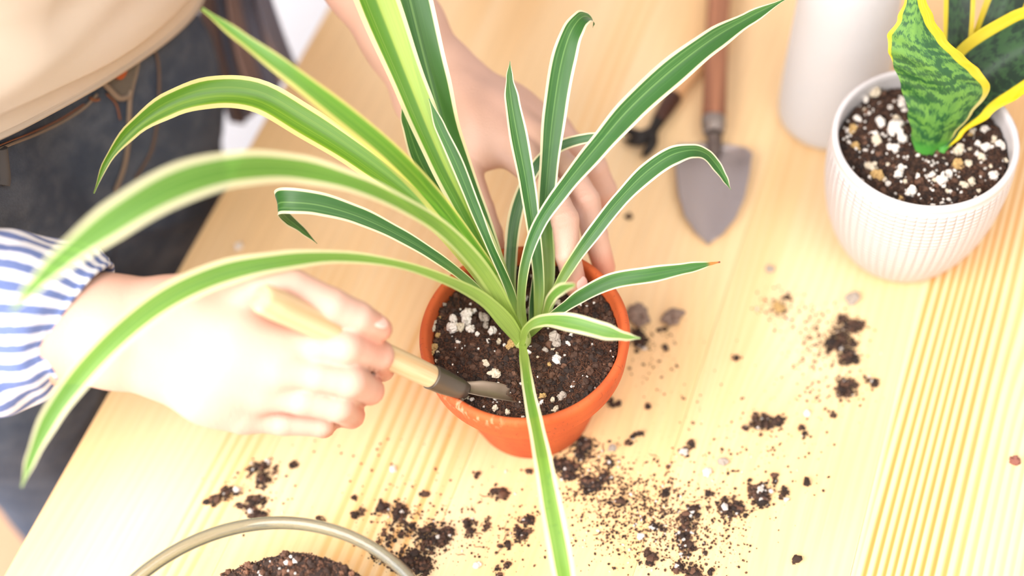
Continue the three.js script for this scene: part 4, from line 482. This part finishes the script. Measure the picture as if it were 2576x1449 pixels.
  const twill = texture(256, 256, (u, v) => { const t = Math.sin((u + v) * 6.2832 * 40) * 0.5 + 0.5; return [0, 0, 0].fill(clamp(0.35 + 0.4 * t + 0.3 * (noise2(u * 90, v * 90) - 0.5))); }, false), denimTone = texture(256, 256, (u, v) => { const t = 0.78 + 0.22 * (Math.sin((u + v) * 6.2832 * 40) * 0.5 + 0.5) + 0.16 * (noise2(u * 120, v * 30) - 0.5); return [t, t, t]; });
  const jeans = mesh('jeans', local(jeansGeo, g), mat({ color: 0xffffff, vertexColors: true, map: denimTone, roughness: 0.9, bumpMap: twill, bumpScale: 0.0006 }), g); jeans.userData.label = 'dark worn denim jeans';
  const hit = (px, py, out = 0) => { const v = at(px, py, 1).sub(CAM).normalize(), q = CAM.clone(); for (let s = 0.6, i = 0; i < 160; i++) { q.copy(CAM).addScaledVector(v, s); const d = jf(q.x, q.y, q.z) - out; if (d < 0.0004) break; s += d * 0.8; } return q; };
  const seam = (name, pts, r, m, out = 0.001) => mesh(name, local(tube(pts.map(([x, y]) => hit(x, y, out)), [r], 8, 60), g), m, jeans);
  const worn = mat({ color: S(0x83715f), roughness: 0.9 }), thread = mat({ color: S(0x7d4c30), roughness: 0.8 }), dim = mat({ color: S(0x4c4642), roughness: 0.9 });
  seam('waistband_seam', [[-60, 402], [20, 366], [90, 338], [160, 304], [215, 268], [245, 236]], 0.0011, worn); seam('stitching', [[-60, 392], [20, 357], [90, 329], [160, 295], [212, 262]], 0.0006, thread, 0.002);
  seam('fly_edge', [[352, 128], [342, 180], [328, 240], [324, 300], [322, 360], [312, 420], [290, 480]], 0.0017, worn, 0.0015); seam('fly_seam', [[385, 110], [398, 160], [400, 220], [396, 300], [380, 380], [340, 450]], 0.0012, mat({ color: S(0x5f4c40), roughness: 0.9 }));
  mesh('waistband_end', local((() => { const c = [[236, 184], [300, 246], [326, 236], [350, 150]].map(([x, y]) => hit(x, y, 0.004)); return grid(10, 10, (u, v) => c[0].clone().lerp(c[1], v).lerp(c[3].clone().lerp(c[2], v), u)); })(), g), mat({ color: S(0x6a6156), roughness: 0.9, map: denimTone }), jeans);
  seam('waistband_edge', [[238, 186], [268, 216], [302, 247], [324, 240], [330, 225]], 0.0021, worn, 0.004);
  { const q = hit(302, 172, 0.005), b = place(new THREE.CylinderGeometry(0.0078, 0.0082, 0.003, 28).rotateX(Math.PI / 2), V3(0, 0, 0)); b.lookAt(W.clone()); b.translate(q.x, q.y, q.z); mesh('button', local(b, g), mat({ color: S(0xb5582a), metalness: 0.7, roughness: 0.35 }), jeans); }
  seam('bartack', [[226, 246], [238, 252], [250, 250]], 0.0011, thread, 0.002); seam('belt_loop', [[2, 372], [6, 410], [10, 450], [8, 466]], 0.0045, dim, 0.001); seam('pocket_stitching', [[268, 236], [292, 262], [302, 300]], 0.0007, thread, 0.0012);
  // --- cream shirt
  const torso = (v) => { const k = [[0.0, 0.212, 0.130, -0.152], [0.15, 0.208, 0.130, -0.148], [0.45, 0.2, 0.125, -0.125], [0.75, 0.2, 0.115, -0.1], [0.88, 0.175, 0.085, -0.085], [1, 0.075, 0.06, -0.065]]; let i = 0; while (i < k.length - 2 && v > k[i + 1][0]) i++; const t = smooth(0, 1, (v - k[i][0]) / (k[i + 1][0] - k[i][0])); return [1, 2, 3].map((n) => lerp(k[i][n], k[i + 1][n], t)); };
  const shirtAt = (u, v, out = 0) => {
    const th = u * Math.PI * 2, [sa, sf, f0] = torso(v), ca = Math.sin(th), cf = Math.cos(th), pw = lerp(0.5, 0.9, smooth(0.2, 0.8, v)), nn = 2 / pw, RR = Math.pow(Math.pow(Math.abs(ca) / sa, nn) + Math.pow(Math.abs(cf) / sf, nn), -1 / nn), a = 0.008 + ca * RR, hem = 0.206 - 0.50 * a + 0.6 * a * a, h = lerp(hem, 0.57, Math.pow(v, 1.12)), hh = h - hem, front = smooth(0.05, 0.5, cf);
    let d = 0.006 * Math.sin(hh * 55 + a * 9 + 0.8 * Math.sin(a * 30)) * smooth(0.02, 0.1, hh) * front + 0.004 * (noise(a * 14, h * 14, cf * 2) - 0.5);
    d += 0.013 * smooth(0.018, 0.027, hh + 0.004 * Math.sin(a * 24)) * (1 - 0.55 * smooth(0.03, 0.1, hh)) * front;      // the fold that hangs over the hem
    d += 0.006 * Math.exp(-Math.pow((hh - 0.06 - a * 0.2) / 0.015, 2)) * front;
    const lft = -(a - 0.005 - (h - 0.285) * 0.9); d -= 0.34 * (lft > 0 ? Math.min(0.1, lft * lft / (lft + 0.03)) : 0) * (1 - smooth(0.33, 0.43, h)) * smooth(0.045, 0.09, hh) * front;       // falls away to the person's right
    d += 0.012 * Math.exp(-Math.pow((a + 0.02 + (h - 0.3) * 0.2) / 0.03, 2)) * smooth(0.06, 0.1, hh) * front;
    d += out; const n = V3(Math.sign(ca) * Math.pow(Math.abs(ca), 1.5), cf, 0).normalize();
    return B(a + n.x * d, f0 + 0.08 * a + cf * RR + n.y * d, h);
  };
  const knit = texture(256, 256, (u, v) => [0, 0, 0].fill(clamp(0.5 + 0.4 * Math.sin(u * 6.2832 * 64) * Math.sin(v * 6.2832 * 32))), false); knit.repeat.set(26, 14);
  const shirtMat = mat({ color: S(0xd6c3ac), roughness: 0.92, bumpMap: knit, bumpScale: 0.00014, sheen: 0.2 });
  const shirt = mesh('shirt', local(grid(260, 160, (u, v) => shirtAt(u, v)), g), shirtMat, g); shirt.userData.label = 'cream jersey shirt';
  mesh('hem', local(grid(260, 12, (u, v) => { const a = v * Math.PI * 2, q = shirtAt(u, 0.0), th = u * Math.PI * 2, n = B(Math.sin(th), Math.cos(th), 0).sub(EDGE).normalize(); return q.addScaledVector(n, 0.0021 * Math.cos(a)).add(V3(0, 0.0026 * Math.sin(a), 0)); }), g), shirtMat, shirt);
  // --- striped overshirt: rolled sleeve, hanging side and the rest
  const stripe = texture(512, 256, (u, v) => { const f = (u * 12) % 1, w = 0.05 * (noise2(v * 60, u * 200) - 0.5), k = smooth(0.1 + w, 0.15 + w, f) * (1 - smooth(0.56 + w, 0.62 + w, f)), tw = 0.5 + 0.5 * Math.sin((u * 3 + v) * 6.2832 * 70); return mix3(rgb(218, 218, 222), mix3(rgb(82, 98, 146), rgb(112, 126, 168), tw * 0.6 + 0.4 * noise2(u * 160, v * 160)), k); });
  const st2 = stripe.clone(); st2.repeat.set(2, 1); const stripeMat = mat({ map: st2, roughness: 0.9, sheen: 0.2 });
  const ax0 = at(-330, 772, 0.893), ax1 = at(190, 788, 0.888), AX = ax1.clone().sub(ax0).normalize(), UPS = UPV.clone().addScaledVector(AX, -UPV.dot(AX)).normalize(), OUT = AX.clone().cross(UPS).normalize().multiplyScalar(-1); if (OUT.dot(FWD) > 0) OUT.multiplyScalar(-1);
  const sleeveAt = (u, v) => {                                       // v 0 elbow .. 0.8 cuff edge .. 1 turned inside
    const th = u * Math.PI * 2, sn = Math.sin(th), cs = Math.cos(th), L = ax0.distanceTo(ax1), skew = 0.0185 * sn + (sn < -0.5 ? 0.012 * smooth(-0.5, -1, sn) : 0);
    let s, r; if (v < 0.8) { s = v / 0.8; r = lerp(0.055, 0.046, smooth(0.3, 0.85, s)) - 0.0085 * smooth(0.72, 0.97, s) - 0.004 * smooth(0.93, 1, s); } else { const k = (v - 0.8) / 0.2, a = Math.min(1, k * 2) * Math.PI; s = 1 + 0.018 * Math.sin(a) - 0.25 * Math.max(0, k - 0.5); r = 0.0335 - 0.0035 * (1 - Math.cos(a)) / 2; }
    r += (0.0028 * Math.sin(th * 3 + s * 9) + 0.004 * (noise2(th * 2.2 + 5, s * 9) - 0.5)) * (v < 0.8 ? 1 : 0.35) + 0.0045 * smooth(0.5, 0.56, s + 0.03 * Math.sin(th * 2)) * (1 - smooth(0.9, 1, s)) + 0.008 * smooth(-0.35, -1, sn) * (v < 0.9 ? 1 : 0.3);
    return ax0.clone().addScaledVector(AX, s * L + skew * smooth(0.3, 1, s)).addScaledVector(UPS, sn * r * 1.0 - 0.002).addScaledVector(OUT, cs * r);
  };
  const sl = mesh('rolled_sleeve', local(grid(180, 140, sleeveAt, (u, v) => [u, v * 1.4]), g), stripeMat, g); sl.userData.label = 'blue and white striped sleeve rolled to a cuff';
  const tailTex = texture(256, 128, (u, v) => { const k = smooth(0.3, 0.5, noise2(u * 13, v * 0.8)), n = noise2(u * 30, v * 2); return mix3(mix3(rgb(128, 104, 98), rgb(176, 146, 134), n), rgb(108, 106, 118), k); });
  const tl = mesh('shirt_tail', local(grid(60, 60, (u, v) => { const L = [[494, -190, 1.18], [498, -60, 1.19], [520, 120, 1.215], [584, 312, 1.245]], Rr = [[650, -190, 1.17], [668, -60, 1.18], [704, 60, 1.2], [745, 168, 1.24]], c = (P) => new THREE.CatmullRomCurve3(P.map((q) => at(...q))).getPoint(v), q = c(L).lerp(c(Rr), u); return q.addScaledVector(FWD, -0.012 * Math.sin(u * 15 + v * 2.5) * (0.5 + 0.5 * v) - 0.006 * Math.sin(u * 31 + v)).addScaledVector(UPV, -0.012 * Math.sin(u * 3.14) * v); }), g), mat({ map: tailTex, roughness: 0.9 }), g); tl.userData.label = 'shaded brown-grey striped side of the open shirt';
  const over = [...chain([shR, 0.066], [elbowR, 0.056], [at(-300, 776, 0.894), 0.054]), ...chain([shL, 0.066], [elbowL.clone().lerp(shL, 0.25), 0.054]), ...chain([B(-0.1, -0.17, 0.3), 0.1], [B(-0.1, -0.14, 0.45), 0.085]), ...chain([B(0.11, -0.17, 0.3), 0.1], [B(0.11, -0.14, 0.45), 0.085]), ...chain([shR, 0.06], [B(0.005, -0.11, 0.515), 0.06], [shL, 0.06])];
  const ob = bounds(over, 0.02); const st3 = stripe.clone(); st3.repeat.set(1, 1);
  mesh('overshirt', local(surface((x, y, z) => Math.max(dist(over, x, y, z, 0.04), ww(x, z) + 0.075 - 0.35 * Math.max(0, Math.abs(wu(x, z) - 0.005) - 0.13) * 8), ob[0], ob[1], 0.012, (x, y, z) => [(wu(x, z) + 0.8 * ww(x, z)) * 5, y * 5]), g), mat({ map: st3, roughness: 0.9 }), g);
  const hairSegs = [...chain([B(0.005, -0.035, 0.765), 0.092], [B(0.005, -0.07, 0.70), 0.075], [B(0.005, -0.1, 0.58), 0.05], [B(0.005, -0.13, 0.46), 0.03]), ...chain([B(0.005, 0.0, 0.79), 0.07], [B(0.005, -0.04, 0.79), 0.08])], hb = bounds(hairSegs, 0.02);
  mesh('hair', local(surface((x, y, z) => Math.max(dist(hairSegs, x, y, z, 0.03) + 0.003 * Math.sin(wu(x, z) * 300), -(dist([seg(B(0.005, 0.09, 0.69), B(0.005, 0.09, 0.7), 0.075, 0.075)], x, y, z, 0.01))), hb[0], hb[1], 0.008), g), mat({ color: S(0x4a3122), roughness: 0.5 }), g);
  for (const s of [-0.03, 0.04]) mesh('eye', local(place(new THREE.SphereGeometry(0.011, 16, 12), B(s, 0.066, 0.702)), g), mat({ color: S(0xe8e4df), roughness: 0.3 }), g), mesh('iris', local(place(new THREE.SphereGeometry(0.0055, 12, 10), B(s, 0.0725, 0.701)), g), mat({ color: S(0x3a2a20), roughness: 0.2 }), g);
  for (const a of [-0.0625, 0.1075]) { const sh = new RoundedBoxGeometry(0.1, 0.075, 0.27, 5, 0.034); sh.rotateY(Math.atan2(W.x, W.z)); const q = B(a, -0.11, -0.7125); sh.translate(q.x, q.y, q.z); mesh('shoe', local(sh, g), mat({ color: 0xdedbd4, roughness: 0.7 }), g); }
}
renderer.render(scene, camera);
